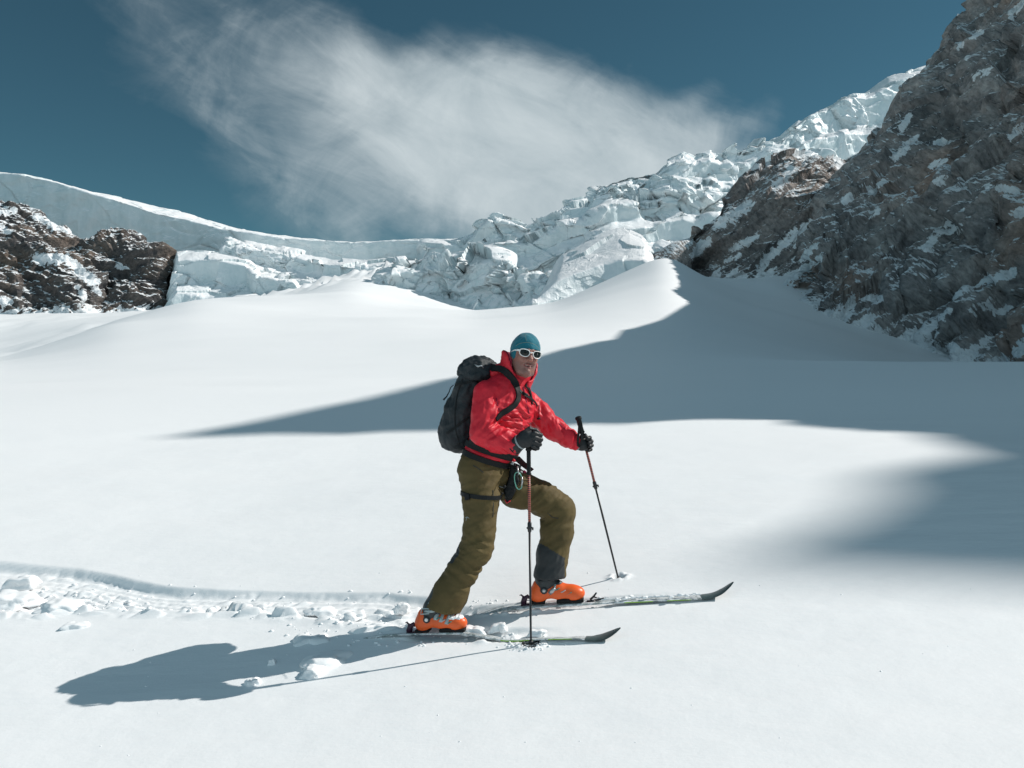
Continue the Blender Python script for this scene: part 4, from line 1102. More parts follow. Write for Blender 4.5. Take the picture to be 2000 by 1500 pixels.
# ---- gloves
def finger(P, pts, r0, r1):
    return chain(P, [(p, r0+(r1-r0)*i/(len(pts)-1)) for i, p in enumerate(pts)], .004)
def f_gloveR(P):
    d = ell(P, W(1027, 857, 4.655), np.array([nrm([.97, .1, .18]), [0, 1, 0], nrm([-.18, 0, .97])]), (.052, .026, .052))
    d = smin(d, cap(P, W(1009, 866, 4.685), W(1019, 861, 4.665), .037, .038), .02)
    roots = [(1043, 846), (1045, 855), (1044, 864), (1041, 872)]
    mids = [(1056, 850), (1056.5, 859), (1054, 868), (1050, 875.5)]
    tips = [(1051, 852), (1051, 861), (1049, 870), (1046, 877)]
    ends = [(1037, 851), (1037, 860), (1036, 868), (1035, 875)]
    for k in range(4):
        r = (.0125, .0128, .0122, .0110)[k]
        d = smin(d, finger(P, [W(*roots[k], 4.648), W(*mids[k], 4.668), W(*tips[k], 4.712), W(*ends[k], 4.735)], r+.0015, r-.001), .006)
    d = smin(d, finger(P, [W(1022, 846, 4.68), W(1034, 838, 4.70), W(1046, 840, 4.715), W(1052, 846, 4.705)], .0165, .0115), .008)   # thumb over the grip
    return d
gR = sdf_mesh("glove", f_gloveR, [-.03, 4.58, -.44], [.21, 4.80, -.22], .0030, M_GLOVE, None, lambda V, n: cloth_noise(V, .02, .0015, 31), 1)
cuffR = tube("cuff", [W(1002, 872, 4.70), W(1008, 868, 4.69), W(1014, 864, 4.678), W(1020, 861, 4.668)], [.055, .051, .046, .040], M_GLOVE, gR, 20)
tube("wrist_trim", [W(1015.5, 863.3, 4.675), W(1017.5, 862.2, 4.671)], [.0465, .0452], M_GREY, gR, 24)
def f_gloveL(P):
    d = ell(P, W(1139, 867, 5.085), np.array([nrm([.85, 0, -.5]), [0, 1, 0], nrm([.5, 0, .85])]), (.044, .027, .043))
    d = smin(d, cap(P, W(1128, 866, 5.09), W(1134, 868, 5.088), .035, .034), .02)
    roots = [(1144, 855), (1147, 862), (1148, 869), (1148, 876)]
    mids = [(1152, 855), (1155.5, 862), (1156, 870), (1154, 878)]
    ends = [(1147, 858), (1150, 865), (1151, 872), (1150, 880)]
    for k in range(4):
        r = (.0115, .0120, .0115, .0105)[k]
        d = smin(d, finger(P, [W(*roots[k], 5.115), W(*mids[k], 5.10), W(*mids[k], 5.065), W(*ends[k], 5.05)], r+.0015, r-.001), .005)
    d = smin(d, finger(P, [W(1134, 859, 5.075), W(1137, 851, 5.062), W(1143, 850, 5.055), W(1148, 856, 5.052)], .014, .0105), .007)
    return d
gL = sdf_mesh("glove", f_gloveL, [.37, 4.98, -.46], [.54, 5.18, -.28], .0030, M_GLOVE, None, lambda V, n: cloth_noise(V, .02, .0015, 33), 1)
tube("cuff", [W(1124, 864, 5.09), W(1130, 866.5, 5.09), W(1135, 868, 5.088)], [.044, .043, .038], M_GLOVE, gL, 20)
tube("wrist_trim", [W(1133.2, 867.7, 5.089), W(1135, 868.5, 5.088)], [.0405, .0395], M_GREY, gL, 24)
KIDS += [gR, gL]
# ---- ski boots
def boot(heel, toe, z_up, lean, snowy, near):
    """heel, toe: sole end points. local axes: along, lateral (away from the camera), up"""
    A = nrm(toe-heel); Z = nrm(Vn(0, 0, 1)-A*A[2]); Wd = np.cross(Z, A); LN = np.linalg.norm(toe-heel); k = LN/.315
    ax = np.array([A, Wd, Z])
    def B(l, w, h): return heel+(A*l+Wd*w+Z*h)*k
    r = lambda v: v*k
    root = empty("ski_boot", B(.15, 0, 0)); ks = []
    ankle = B(.085, 0, .085); top = ankle+lean*.16
    def shell(P):
        d = chain(P, [(B(.048, 0, .052), r(.043)), (B(.16, 0, .050), r(.041)), (B(.255, 0, .046), r(.041))], r(.03))
        d = smin(d, ell(P, B(.258, 0, .046), ax, (r(.062), r(.049), r(.044))), r(.02))
        d = smin(d, chain(P, [(B(.05, 0, .05), r(.046)), (B(.060, 0, .098), r(.040))], .02), r(.03))
        d = smin(d, chain(P, [(B(.075, 0, .085), r(.045)), (B(.165, 0, .072), r(.043)), (B(.235, 0, .055), r(.040))], .02), r(.02))
        # flat sole and squared sides
        q = (P-heel.astype(np.float32)) @ ax.T.astype(np.float32)/k
        d = smax(d, (.010-q[..., 2])*k, .004)
        arch = ell(P, B(.125, 0, .006), ax, (r(.050), r(.09), r(.024)))
        d = smax(d, -arch, .006)
        d = smax(d, -cap(P, B(.12, -.060, .085), B(.16, -.062, .05), r(.006), r(.002)), .004)
        return d
    c = (heel+toe)/2; lo, hi = c-[.26, .14, .09], c+[.26, .14, .30]
    sh = sdf_mesh("boot_shell", shell, lo, hi, .0038, M_ORANGE, None, None, 1); ks.append(sh)
    def cuff(P):
        d = chain(P, [(ankle-lean*.01, r(.050)), (ankle+lean*.06, r(.056)), (top, r(.058))], .02)
        d = smin(d, chain(P, [(B(.115, 0, .105), r(.036)), (B(.165, 0, .092), r(.034)), (B(.205, 0, .072), r(.030))], .01), .02)
        q = (P-heel.astype(np.float32)) @ ax.T.astype(np.float32)/k
        # V notch above the pivot
        d = smax(d, (.062-q[..., 2]+np.abs(q[..., 0]-.092)*.75 - .03*sstep(.12, .2, q[..., 0]))*k, .006)
        return d
    ks.append(sdf_mesh("boot_cuff", cuff, lo, hi, .0042, M_BOOTDK, None, lambda V, n: cloth_noise(V, .02, .0012), 1))
    def sole(P):
        q = (P-heel.astype(np.float32)) @ ax.T.astype(np.float32)/k
        d = smin(rbox(P, B(.045, 0, .008), ax, (r(.043), r(.036), r(.009)), .004), rbox(P, B(.232, 0, .008), ax, (r(.078), r(.040), r(.009)), .004), .004)
        d = smin(d, chain(P, [(B(.07, 0, .012), r(.010)), (B(.105, 0, .034), r(.010)), (B(.15, 0, .032), r(.010)), (B(.175, 0, .014), r(.010))], .01), .006)
        d = smin(d, rbox(P, B(.195, -.037, .016), ax, (r(.036), r(.008), r(.010)), .003), .003)
        return d
    ks.append(sdf_mesh("boot_sole", sole, lo, hi, .0036, M_SOLE, None, None, 0))
    # pivot disc
    def disc(l, w, h, rad, th, mat, name="pivot"):
        return tube(name, [B(l, w, h), B(l, w-th, h)], [r(rad), r(rad)*.9], mat, None, 18)
    ks.append(disc(.088, -.047, .082, .022, .010, M_BOOTDK, "pivot"))
    ks.append(disc(.088, -.056, .082, .011, .006, M_WHITE if snowy else M_METAL, "pivot_cap"))
    # buckles across the instep and cuff
    for i, (l, h, wd) in enumerate([(.145, .118, .044), (.178, .104, .043), (.212, .090, .041)] if not near else [(.140, .122, .046), (.170, .108, .045), (.205, .094, .043)]):
        pts = [B(l+.012*math.cos(t), -wd*math.sin(t)*1.02, h-.05+.052*math.cos(t)*1.0) for t in np.linspace(-.5, 1.45, 12)]
        ks.append(tube("buckle", pts, .0055 if not near else .0095, M_BOOTGR if near else (M_GREEN if i else M_BOOTGR), None, 8, flat=(A, 1.6)))
        b0 = B(l-.006, -wd*1.02, h-.040)
        ks.append(tube("buckle_lever", [b0, b0+(A*.022+Z*.004)*k-Wd*.004, b0+(A*.040+Z*.014)*k-Wd*.006], [.0045, .0040, .0030], M_METAL if i == 1 else M_GREEN, None, 8))
    for i, s in enumerate((.055, .105)):
        cc = ankle+lean*s; pts = [cc+nrm(A*math.cos(t)-Wd*math.sin(t))*r(.059) for t in np.linspace(-.6, 2.2, 14)]
        ks.append(tube("cuff_buckle", pts, .0055, M_BOOTGR if near else M_BOOTDK, None, 8, flat=(lean, 1.8)))
    if near:   # square cuff lever frame and white ring mark on the heel
        fr_ = [ankle+lean*.02+A*a_*k-Wd*r(.060)+Z*b_*k for a_, b_ in ((-.038, .015), (.012, .018), (.018, .046), (-.030, .048))]
        ks.append(tube("walk_lever", fr_, .0042, M_BOOTGR, None, 8, True))
        ks.append(tube("ring_mark", [B(.055+.016*math.cos(t), -.0465+.003*math.sin(t)**2, .050+.020*math.sin(t)) for t in np.linspace(.4, 5.6, 20)], .0014, M_WHITE, None, 6))
        # snow stuck on the toe
        def clump(P):
            d = ell(P, B(.262, -.004, .078), ax, (r(.040), r(.038), r(.016)))
            d = smin(d, ell(P, B(.235, -.020, .084), ax, (r(.026), r(.024), r(.014))), .01)
            return d
        ks.append(sdf_mesh("stuck_snow", clump, B(.255, 0, .08)-.09, B(.255, 0, .08)+.09, .0036, MAT_SNOW, None, lambda V, n: .008*fbm(V/.018, 4), 0))
    else:
        tt_ = [B(.118, -.046, .062), B(.135, -.049, .076), B(.152, -.047, .092)]
        ks.append(tube("walk_lever", tt_, [.013, .014, .010], M_METAL, None, 8, flat=(Wd, .5)))
    adopt(root, ks)
    return root, A, Wd, Z, B
heelN, toeN = W(813, 1233, 4.865), W(912, 1231, 4.80)
heelF, toeF = W(1036, 1178, 5.07), W(1142, 1173, 5.035)
bootN = boot(heelN, toeN, None, nrm(W(905, 1112, 4.845)-W(862, 1196, 4.85)), True, True)
bootF = boot(heelF, toeF, None, nrm(W(1079, 1085, 5.05)-W(1070, 1150, 5.05)), False, False)
KIDS += [bootN[0], bootF[0]]
adopt(person, KIDS)
# ------------------------------------------------------------------ backpack
BJ, BT, BH = bvh_of(jacket), bvh_of(trousers), bvh_of(hood)
pack = empty("backpack", W(905, 885, 5.05)); PK = []
PU = nrm(FW*.26+Vn(0, 0, 1)); PB = nrm(np.cross(PU, RT)); PA = np.array([RT, PB, PU])
if PB @ FW > 0: PB = -PB; PA = np.array([RT, PB, PU])        # PB points backwards
def PP(r, b, u): return W(916, 795, 5.10)+RT*r+PB*b+PU*u
def f_pack(P):
    d = rbox(P, PP(0, .012, -.115), PA, (.148, .108, .160), .085)
    d = smin(d, ell(P, PP(0, .022, -.16), PA, (.146, .116, .145)), .05)
    d = smin(d, ell(P, PP(0, -.010, .10), PA, (.140, .100, .20)), .07)
    q = (P-PP(0, 0, 0).astype(np.float32)) @ PA.T.astype(np.float32)
    d = d + .004*sstep(.012, .0, np.abs(q[..., 2]-.135+q[..., 1]*.15))       # seam
    d = d + .004*sstep(.008, .0, np.abs(q[..., 1]-.045-.2*q[..., 2]))
    return d
bodyp = sdf_mesh("pack_body", f_pack, [-.56, 4.86, -.50], [-.02, 5.44, .22], .0072, M_PACK, None, lambda V, n: folds(V, [(895, 760, 40, 60, .05, .010), (885, 820, 40, 80, .05, .009), (905, 860, 40, 30, .05, .009), (900, 720, 30, -20, .04, .006)])+cloth_noise(V, .09, .008, 41)+cloth_noise(V, .035, .003, 44), 1)
PK.append(bodyp)
def f_lid(P):
    d = ell(P, PP(0, -.035, .272), PA, (.120, .100, .060))
    d = smin(d, rbox(P, PP(0, -.025, .225), PA, (.125, .098, .040), .036), .03)
    d = smin(d, ell(P, PP(.02, -.10, .235), PA, (.09, .05, .045)), .03)
    return d
lid = sdf_mesh("lid", f_lid, [-.45, 4.88, .02], [.06, 5.36, .36], .0066, M_PACK, None, lambda V, n: folds(V, [(930, 700, 30, 20, .025, .006), (945, 705, 20, -30, .018, .006), (915, 720, 25, 50, .03, .005)])+cloth_noise(V, .06, .009, 51)+cloth_noise(V, .025, .003, 54), 1)
PK.append(lid)
BP, BL = bvh_of(bodyp), bvh_of(lid)
tube("zip_pull", [W(*p, hit_px([BL], *p)[0][1]-.006) for p in ((927, 712), (934, 716), (940, 714), (945, 719))], [.004, .006, .005, .002], M_METAL, lid, 6)
PK.append(px_strap("compression_strap", [BP], [(876, 760), (890, 752), (905, 748), (922, 745)], .016, .002, M_BLACK))
PK.append(px_strap("compression_strap", [BP], [(870, 848), (885, 838), (905, 822), (922, 812)], .016, .002, M_BLACK))
PK.append(px_strap("seam_piping", [BP], [(905, 735), (893, 770), (888, 810), (890, 845), (900, 872)], .006, .003, M_BLACK))
# strap ends hanging off the back
b0 = PP(.10, .165, .06)
PK.append(tube("strap_end", [W(886, 752, b0[1]), W(880, 757, b0[1]), W(877, 766, b0[1]), W(872, 775, b0[1]), W(866, 781, b0[1])], [.003, .003, .003, .004, .006], M_BLACK, None, 8))
PK.append(tube("strap_end", [W(873, 828, b0[1]), W(867, 835, b0[1]), W(866, 846, b0[1]), W(869, 858, b0[1]), W(874, 864, b0[1])], [.002, .003, .0035, .0035, .002], M_BLACK, None, 8))
PK.append(tube("strap_end", [W(905, 884, 5.0), W(901, 892, 5.0), W(904, 897, 5.0), W(900, 904, 5.0), W(897, 918, 5.0), W(899, 935, 5.0), W(903, 948, 4.97)], [.004, .005, .004, .003, .0016, .0016, .0016], M_BLACK, None, 8))
PK.append(px_strap("shoulder_strap", [BJ, BH], [(958, 722), (972, 719), (984, 722), (997, 733), (1006, 748), (1011, 765), (1012, 778), (1006, 790), (994, 799), (981, 806), (970, 815), (966, 822)], [.040, .040, .044, .048, .046, .040, .036, .034, .036, .036, .032, .028], .009, M_BLACK, None, 60, .004))
PK.append(px_strap("shoulder_strap", [BJ], [(1024, 750), (1030, 757), (1035, 768), (1037, 782), (1038, 792)], [.022, .020, .016, .012], .006, M_BLACK, None, 26, .004))
PK.append(px_strap("sternum_strap", [BJ], [(1011, 762), (1020, 771), (1031, 776), (1041, 784), (1048, 794)], [.018, .022, .018, .012, .012], .004, M_BLACK, None, 26, .010))
h1 = hit_px([BJ], 1018, 768)
PK.append(tube("chest_buckle", [h1[0]+h1[1]*.012, h1[0]+h1[1]*.012+Vn(.034, 0, -.016)], [.009, .008], M_BLACK, None, 8, flat=(nrm(h1[1]), .5)))
zp = px_strap("front_zip", [BJ], [(1021, 752), (1024, 768), (1029, 790), (1034, 812), (1038, 832)], .008, .0015, M_REDLIN, None, 24, .0015)
adopt(jacket, [zp]); zp.matrix_parent_inverse = Matrix.Identity(4)
for q_ in ([(968, 775), (972, 790), (975, 806)], [(1090, 826), (1098, 834), (1106, 841)]):
    zp = px_strap("pocket_zip", [BJ], q_, .005, .0012, M_REDLIN, None, 14, .0012); zp.parent = jacket
for q_ in ([(922, 908), (935, 915), (946, 925)], [(962, 952), (964, 985), (962, 1015)], [(1068, 1000), (1080, 1012), (1093, 1012)]):
    zp = px_strap("seam", [BT], q_, .0045, .0012, M_PATCH, None, 18, .001); zp.parent = trousers
mk = px_strap("emblem", [BT], [(908, 1012), (912, 1009), (918, 1013)], .0035, .0008, M_GREY, None, 10, .001); mk.parent = trousers
mk = px_strap("emblem", [BT], [(913, 1007), (912, 1012), (910, 1018)], .0030, .0008, M_GREY, None, 10, .001); mk.parent = trousers
PK.append(px_strap("elastic_cord", [BJ], [(1052, 789), (1053, 800), (1053, 812), (1052, 818)], .004, .003, M_REDLIN, None, 14, .003))
h2 = hit_px([BJ], 1053, 818)
PK.append(tube("cord_lock", [h2[0]+h2[1]*.006+Vn(-.010, 0, 0), h2[0]+h2[1]*.006+Vn(.010, 0, .004)], [.006, .006], M_BLACK, None, 8))
def f_torso(P):
    t = ell(P, W(988, 795, 4.965), TA, (.205, .150, .185))
    t = smin(t, ell(P, W(972, 850, 4.965), TA, (.185, .155, .17)), .07)
    return smin(t, ell(P, W(958, 882, 4.975), TA, (.185, .147, .10)), .04)
_t = sdf_mesh("t", f_torso, [-.36, 4.70, -.62], [.26, 5.24, .16], .012, M_RED); BTO = bvh_of(_t); bpy.data.objects.remove(_t)
PK.append(loop_strap("hip_belt", [BTO, BT], W(962, 880, 4.97), nrm([.34, .0, 1.0]), .040, .007, M_BLACK, None, 64, .006))
PK.append(px_strap("hip_belt_pad", [BTO, BT], [(918, 858), (935, 866), (955, 876), (980, 885), (1002, 892)], [.05, .058, .05, .046, .04], .012, M_BLACK, None, 30, .008))
# long free end of the hip belt blown forward over the pole
e0_, e1_ = hit_px([BJ, BT], 1008, 893)[0], W(1040, 920, 4.74)
path = np.array([e0_+Vn(0, -.015, 0), (e0_*.6+e1_*.4)+Vn(0, -.01, -.005), (e0_*.25+e1_*.75)+Vn(0, 0, -.004), e1_])
PK.append(ribbon("belt_tail", smooth_path(path, 14), [nrm([.2, -1, .1])]*14, [.042, .038, .034, .030], .003, M_BLACK))
adopt(pack, PK); tag(pack, "black mountaineering backpack with a lid and dangling straps worn on the skier's back", "backpack")

# ------------------------------------------------------------------ climbing harness and carabiner
har = empty("climbing_harness", W(950, 900, 4.9)); HK = []
HK.append(loop_strap("waist_belt", [BT], W(955, 897, 4.97), nrm([.34, .0, 1.0]), .036, .008, M_BLACK, None, 60, .006))
HK.append(loop_strap("leg_loop", [BT], W(942, 966, 4.875), nrm([.10, .0, 1.0]), .026, .004, M_BLACK, None, 48, .004, rmax=.17))
HK.append(px_strap("leg_loop_buckle", [BT], [(909, 972), (914, 971), (920, 970)], .034, .008, M_BLACK, None, 8, .005))
y0 = hit_px([BT], 990, 945)[0][1]
def flap_pts(l): return [W(px, py, y0-.03+dy) for px, py, dy in l]
fl_ = [(1001, 905, 0), (1013, 912, 0), (1019, 932, .0), (1010, 950, .0), (1003, 968, .01), (994, 985, .03), (984, 976, .02), (982, 958, .0), (988, 940, -.005), (993, 922, 0)]
def f_flap(P):
    px = 1000+FPX*P[..., 0]/P[..., 1]; py = 750-FPX*P[..., 2]/P[..., 1]
    d = None
    for a, b, ra, rb in (((1004, 914), (1003, 938), 8, 11), ((1003, 938), (995, 960), 11, 11), ((995, 960), (992, 980), 11, 4)):
        q = cap(P, W(*a, y0-.012), W(*b, y0+.004), ra*.0031, rb*.0031); d = q if d is None else smin(d, q, .01)
    yy_ = P[..., 1]-(y0-.008)
    return smax(d, np.abs(yy_)-.022, .008)
HK.append(sdf_mesh("leg_loop_pad", f_flap, W(975, 1000, y0)-[.02, .07, .02], W(1025, 895, y0)+[.02, .07, .02], .0042, M_BLACK, None, lambda V, n: cloth_noise(V, .02, .003, 61), 1))
HK.append(tube("pad_edge", [W(986, 976, y0-.02), W(990, 983, y0-.018), W(997, 978, y0-.02)], .0035, M_RED, None, 6))
for (x, y, mt, rr) in ((1000, 905, M_GREY, .008), (1008, 912, M_BLACK, .013), (1018, 921, M_METAL, .007), (1024, 921, M_REDLIN, .009), (985, 950, M_BLACK, .010), (980, 963, M_BLACK, .009), (1003, 899, M_RED, .010)):
    HK.append(tube("buckle", [W(x-2, y-1, y0-.045), W(x+3, y+2, y0-.045)], [rr, rr*.8], mt, None, 8))
HK.append(tube("gear_loop", [W(985, 953, y0-.02), W(975, 950, y0-.02), W(968, 948, y0-.015), W(966, 951, y0-.015)], .0022, M_GREY, None, 6))
adopt(har, HK); tag(har, "black climbing harness with waist belt and thigh loop buckled over the olive trousers", "harness")
cb = empty("carabiner", W(1012, 920, y0-.06)); yc_ = y0-.062
ring = [(1009, 922), (1005, 926), (1004.5, 934), (1006, 944), (1009, 953), (1013, 956.5), (1018, 954), (1019.5, 948), (1020, 938), (1018, 929), (1014, 923)]
rp = smooth_path([W(x, y, yc_) for x, y in ring+ring[:1]], 40)[:-1]
adopt(cb, [tube("ring", rp, .0036, M_CARB, None, 8, True), tube("gate", [W(1019.5, 931, yc_-.004), W(1020, 941, yc_-.004), W(1018.5, 949, yc_-.004)], [.004, .0056, .0045], M_METAL, None, 8),
           tube("sling", [W(1010, 911, yc_+.01), W(1012, 920, yc_), W(1014, 927, yc_-.003)], [.006, .005, .004], M_METAL, None, 8),
           tube("sling_loop", [W(1013, 949, yc_), W(1016, 944, yc_-.004), W(1015, 936, yc_), W(1013, 930, yc_)], .0028, M_BLACK, None, 6)])
tag(cb, "pale green screw gate carabiner hanging from the harness at the skier's hip", "carabiner")

# ------------------------------------------------------------------ ski poles
def pole(top, tip, grip_len, lower_grip, clamp_f, low_braid, label, basket_r, strap):
    root = empty("ski_pole", tip); ks = []; v = tip-top; Ln = np.linalg.norm(v); d = v/Ln
    def at_(s): return top+d*s
    def prof(name, st, mat, seg=14, parent=None): return tube(name, [at_(s) for s, r_ in st], [r_ for s, r_ in st], mat, parent, seg)
    ks.append(prof("grip", [(0, .012), (.004, .020), (.014, .021), (.024, .016), (.05, .0165), (.075, .0145), (.10, .0165), (grip_len*.55, .0155), (grip_len*.6, .019), (grip_len*.64, .015)], M_BLACK))
    st = []
    s0 = grip_len*.64
    n = 22
    for i in range(n+1):
        s = s0+(lower_grip-s0)*i/n; st.append((s, .0125+.0012*math.cos(i*math.pi)))
    st.append((lower_grip+.004, .015)); st.append((lower_grip+.014, .010))
    ks.append(prof("foam_grip", st, M_BLACK))
    ks.append(prof("upper_shaft", [(lower_grip, .0082), (clamp_f, .0082)], M_BRAID))
    c = prof("clamp", [(clamp_f-.012, .0095), (clamp_f-.008, .012), (clamp_f+.025, .0125), (clamp_f+.040, .011), (clamp_f+.045, .008)], M_SHAFT)
    side = nrm(np.cross(d, [0, 1, 0])); tube("clamp_lever", [at_(clamp_f+.018)+side*.008, at_(clamp_f+.022)+side*.019, at_(clamp_f+.034)+side*.018], [.006, .006, .004], M_SHAFT, c, 8)
    tube("clamp_lever", [at_(clamp_f+.018)-side*.008, at_(clamp_f+.024)-side*.016], [.006, .005], M_SHAFT, c, 8)
    ks.append(c)
    ks.append(prof("lower_shaft", [(clamp_f+.03, .0070), (Ln-.03, .0062), (Ln, .0058)], M_SHAFT))
    bs = []
    # basket: hub, rim and spokes
    cc = at_(Ln+.0); nz = nrm([0, -.1, 1])
    a_ = nrm(np.cross(nz, [0, 1, 0])); b_ = np.cross(nz, a_)
    rim = [cc+(a_*math.cos(t)+b_*math.sin(t)*1)*basket_r*(1+.06*math.cos(5*t)) for t in np.linspace(0, 2*math.pi, 36, endpoint=False)]
    bk = tube("basket", rim, .0032, M_SHAFT, None, 8, True)
    hub = tube("hub", [cc+nz*.018, cc-nz*.004], [.010, .014], M_SHAFT, None, 12)
    sp = [tube("sp", [cc, cc+(a_*math.cos(t)+b_*math.sin(t))*basket_r], [.004, .003], M_SHAFT, None, 6) for t in np.arange(5)*2*math.pi/5]
    bk = join([bk, hub]+sp, "basket"); ks.append(bk)
    ks.append(tube("tip", [at_(Ln-.005), at_(Ln+.05)], [.005, .002], M_METAL, None, 8))
    ks.append(ribbon("wrist_strap", smooth_path(strap, 22), [nrm([.15, -1, .1])]*22, .015, .003, M_BLACK))
    adopt(root, ks); tag(root, label, "ski pole", "ski poles held by the skier")
    return root
yh = 4.70
pole(W(1032, 840, yh), POLE_N+Vn(0, 0, .004), .19, .250, .545, .9, "vertical ski pole nearer the camera, gripped in the skier's bent right hand", .047,
     [W(1031, 843, yh-.02), W(1022, 850, yh-.05), W(1010, 858, yh-.05), W(1002, 868, yh-.045), W(1003, 874, yh-.04), W(1012, 873, yh-.05), W(1022, 870, yh-.052)])
pole(W(1129, 814, 5.03), POLE_F+Vn(0, 0, .004), .18, .225, .475, .9, "slanting ski pole planted uphill in the skier's outstretched left hand", .045,
     [W(1133, 818, 5.02), W(1131, 832, 5.01), W(1130, 848, 5.02), W(1128, 862, 5.035), W(1129, 876, 5.04), W(1133, 872, 5.03), W(1137, 856, 5.02), W(1136, 838, 5.01), W(1134, 822, 5.015)])

# ------------------------------------------------------------------ skis
def ski(pA, pB, tipP, s_boot_heel, s_boot_toe, zline, roll, label, tail_len, B, k_):
    """pA tail side, pB start of the rocker (ground contact), tipP the raised tip"""
    n0 = 60; pts = [];
    path = [pA]+[p for p in zline]+[pB]
    base_pts = smooth_path(path, n0)
    d1 = nrm((pB-pA)); rise = [pB*(1-t)+tipP*t - Vn(0, 0, 1)*np.linalg.norm(tipP-pB)*.11*math.sin(math.pi*t)*1.0 for t in np.linspace(0, 1, 18)[1:]]
    pts = np.vstack([base_pts, rise]); n = len(pts)
    L_ = np.concatenate([[0], np.cumsum(np.linalg.norm(np.diff(pts, axis=0), axis=1))]); Lt = L_[-1]; s = L_/Lt
    w = np.interp(s, [0, .02, .08, .5, .86, .95, .985, 1], [.03, .085, .108, .090, .126, .100, .055, .012])
    tg = np.gradient(pts, axis=0); tg /= np.linalg.norm(tg, axis=1)[:, None]
    V = []; th = np.interp(s, [0, .1, .5, .8, 1], [.006, .008, .012, .008, .004])
    for i in range(n):
        sd0 = nrm(np.cross([0, 0, 1], tg[i])); up = nrm(np.cross(tg[i], sd0)); a = roll*(1-sstep(.84, .97, s[i])) + (R(8)*sstep(.84, .97, s[i]) if roll < -R(5) else 0); sd1 = sd0*math.cos(a)+up*math.sin(a); up1 = up*math.cos(a)-sd0*math.sin(a)
        c = pts[i]
        for q_, h_ in ((-.5, 0), (-.5, .55), (-.44, 1), (0, 1.08), (.44, 1), (.5, .55), (.5, 0)):
            V.append(c+sd1*w[i]*q_+up1*th[i]*h_)
    F, mi = [], []
    for i in range(n-1):
        for k in range(7):
            a, b = 7*i+k, 7*i+(k+1) % 7; F.append([a, b, b+7, a+7])
            edge = k in (0, 5)
            mi.append(2 if (edge and (.62 < s[i] < .72 or .76 < s[i] < .84)) else (1 if s[i] > .87 else 0))
    o = mesh_np("ski_deck", V, F, None, None, True, np.array(mi), [M_SKI, M_SKITIP, M_SKIEDGE])
    return o
def gz(x, y): return float(base_z(np.array(x), np.array(y)))
# rear ski (near): heel..toe on the sole line, then dips into the groove and rises to the tip
AN, AF = bootN[1], bootF[1]
tailN = heelN-AN*.62; tailN[2] = gz(tailN[0], tailN[1])-.08
contN = W(1140, 1246, 4.61)
s1 = ski(tailN, contN, W(1212, 1227, 4.56), 0, 0, [heelN-AN*.2-Vn(0, 0, .02), heelN-Vn(0, 0, .020), toeN-Vn(0, 0, .020), W(990, 1243, 4.71)-Vn(0,0,.030), W(1060, 1247, 4.655)-Vn(0,0,.004)], R(-12), "", .6, None, 1)
tailF = heelF-AF*.62; tailF[2] = gz(tailF[0], tailF[1])-.10
contF = W(1375, 1166, 5.00)
s2 = ski(tailF, contF, W(1433, 1137, 4.985), 0, 0, [heelF-AF*.2-Vn(0, 0, .03), heelF-Vn(0, 0, .022), toeF-Vn(0, 0, .020), W(1170, 1177, 5.035), W(1280, 1171, 5.02)], R(-2), "", .6, None, 1)
def bindings(deck, heel, toe, A, Wd, Z, up, label, far):
    root = empty("ski", heel); ks = [deck]
    hb = tube("heel_binding", [heel-A*.045+Z*.0, heel-A*.035+Z*.03, heel-A*.012+Z*.045, heel-A*.004+Z*.030], [.020, .018, .012, .009], M_PURPLE, None, 10)
    hb2 = tube("hb", [heel-A*.06-Z*.008, heel-A*.0-Z*.008], [.016, .016], M_SHAFT, None, 8, flat=(Z, .5))
    hb3 = tube("hb", [heel-A*.035+Z*.035, heel-A*.055+Z*.055, heel-A*.065+Z*.052], [.007, .005, .003], M_PURPLE, None, 8)
    ks.append(join([hb, hb2, hb3], "heel_binding"))
    if far:
        t0 = toe+A*.015
        p = [tube("tb", [t0-Z*.01, t0+A*.05-Z*.006], [.022, .016], M_SHAFT, None, 8, flat=(Z, .5)), tube("tb", [t0+A*.02+Z*.004, t0+A*.045+Z*.026, t0+A*.062+Z*.046], [.007, .006, .005], M_SHAFT, None, 8),
             tube("tb", [t0+A*.04+Z*.022, t0+A*.062+Z*.014], [.005, .004], M_SHAFT, None, 8), tube("tb", [t0+A*.045+Z*.0, t0+A*.075+Z*.002, t0+A*.105+Z*.010], [.008, .009, .007], M_SHAFT, None, 8, flat=(Z, .6))]
        ks.append(join(p, "toe_binding"))
        def crust(P):
            d = cap(P, t0+A*.08+Z*.002, t0+A*.70+Z*.006, .007, .005)
            for i in range(16):
                rr = random.Random(i*7+1); c = t0+A*(.09+.06*i*.62+rr.uniform(-.02, .02))+Z*(.004+.0*i)+Wd*rr.uniform(-.03, .03)
                q = cap(P, c, c+A*.02, rr.uniform(.006, .013), .006); d = q if d is None else smin(d, q, .006)
            return d
        ks.append(sdf_mesh("snow_crust", crust, t0-[.02, .12, .06], t0+[.80, .12, .10], .0055, MAT_SNOW, None, lambda V, n: .004*fbm(V/.012, 3), 0))
    adopt(root, ks); tag(root, label, "ski", "pair of touring skis"); return root
bindings(s1, heelN, toeN, AN, bootN[2], bootN[3], 0, "rear ski nearer the camera with a dark upturned tip, partly buried in the snow", False)
bindings(s2, heelF, toeF, AF, bootF[2], bootF[3], 0, "front ski farther from the camera, snow-dusted deck with a green edge and raised tip", True)

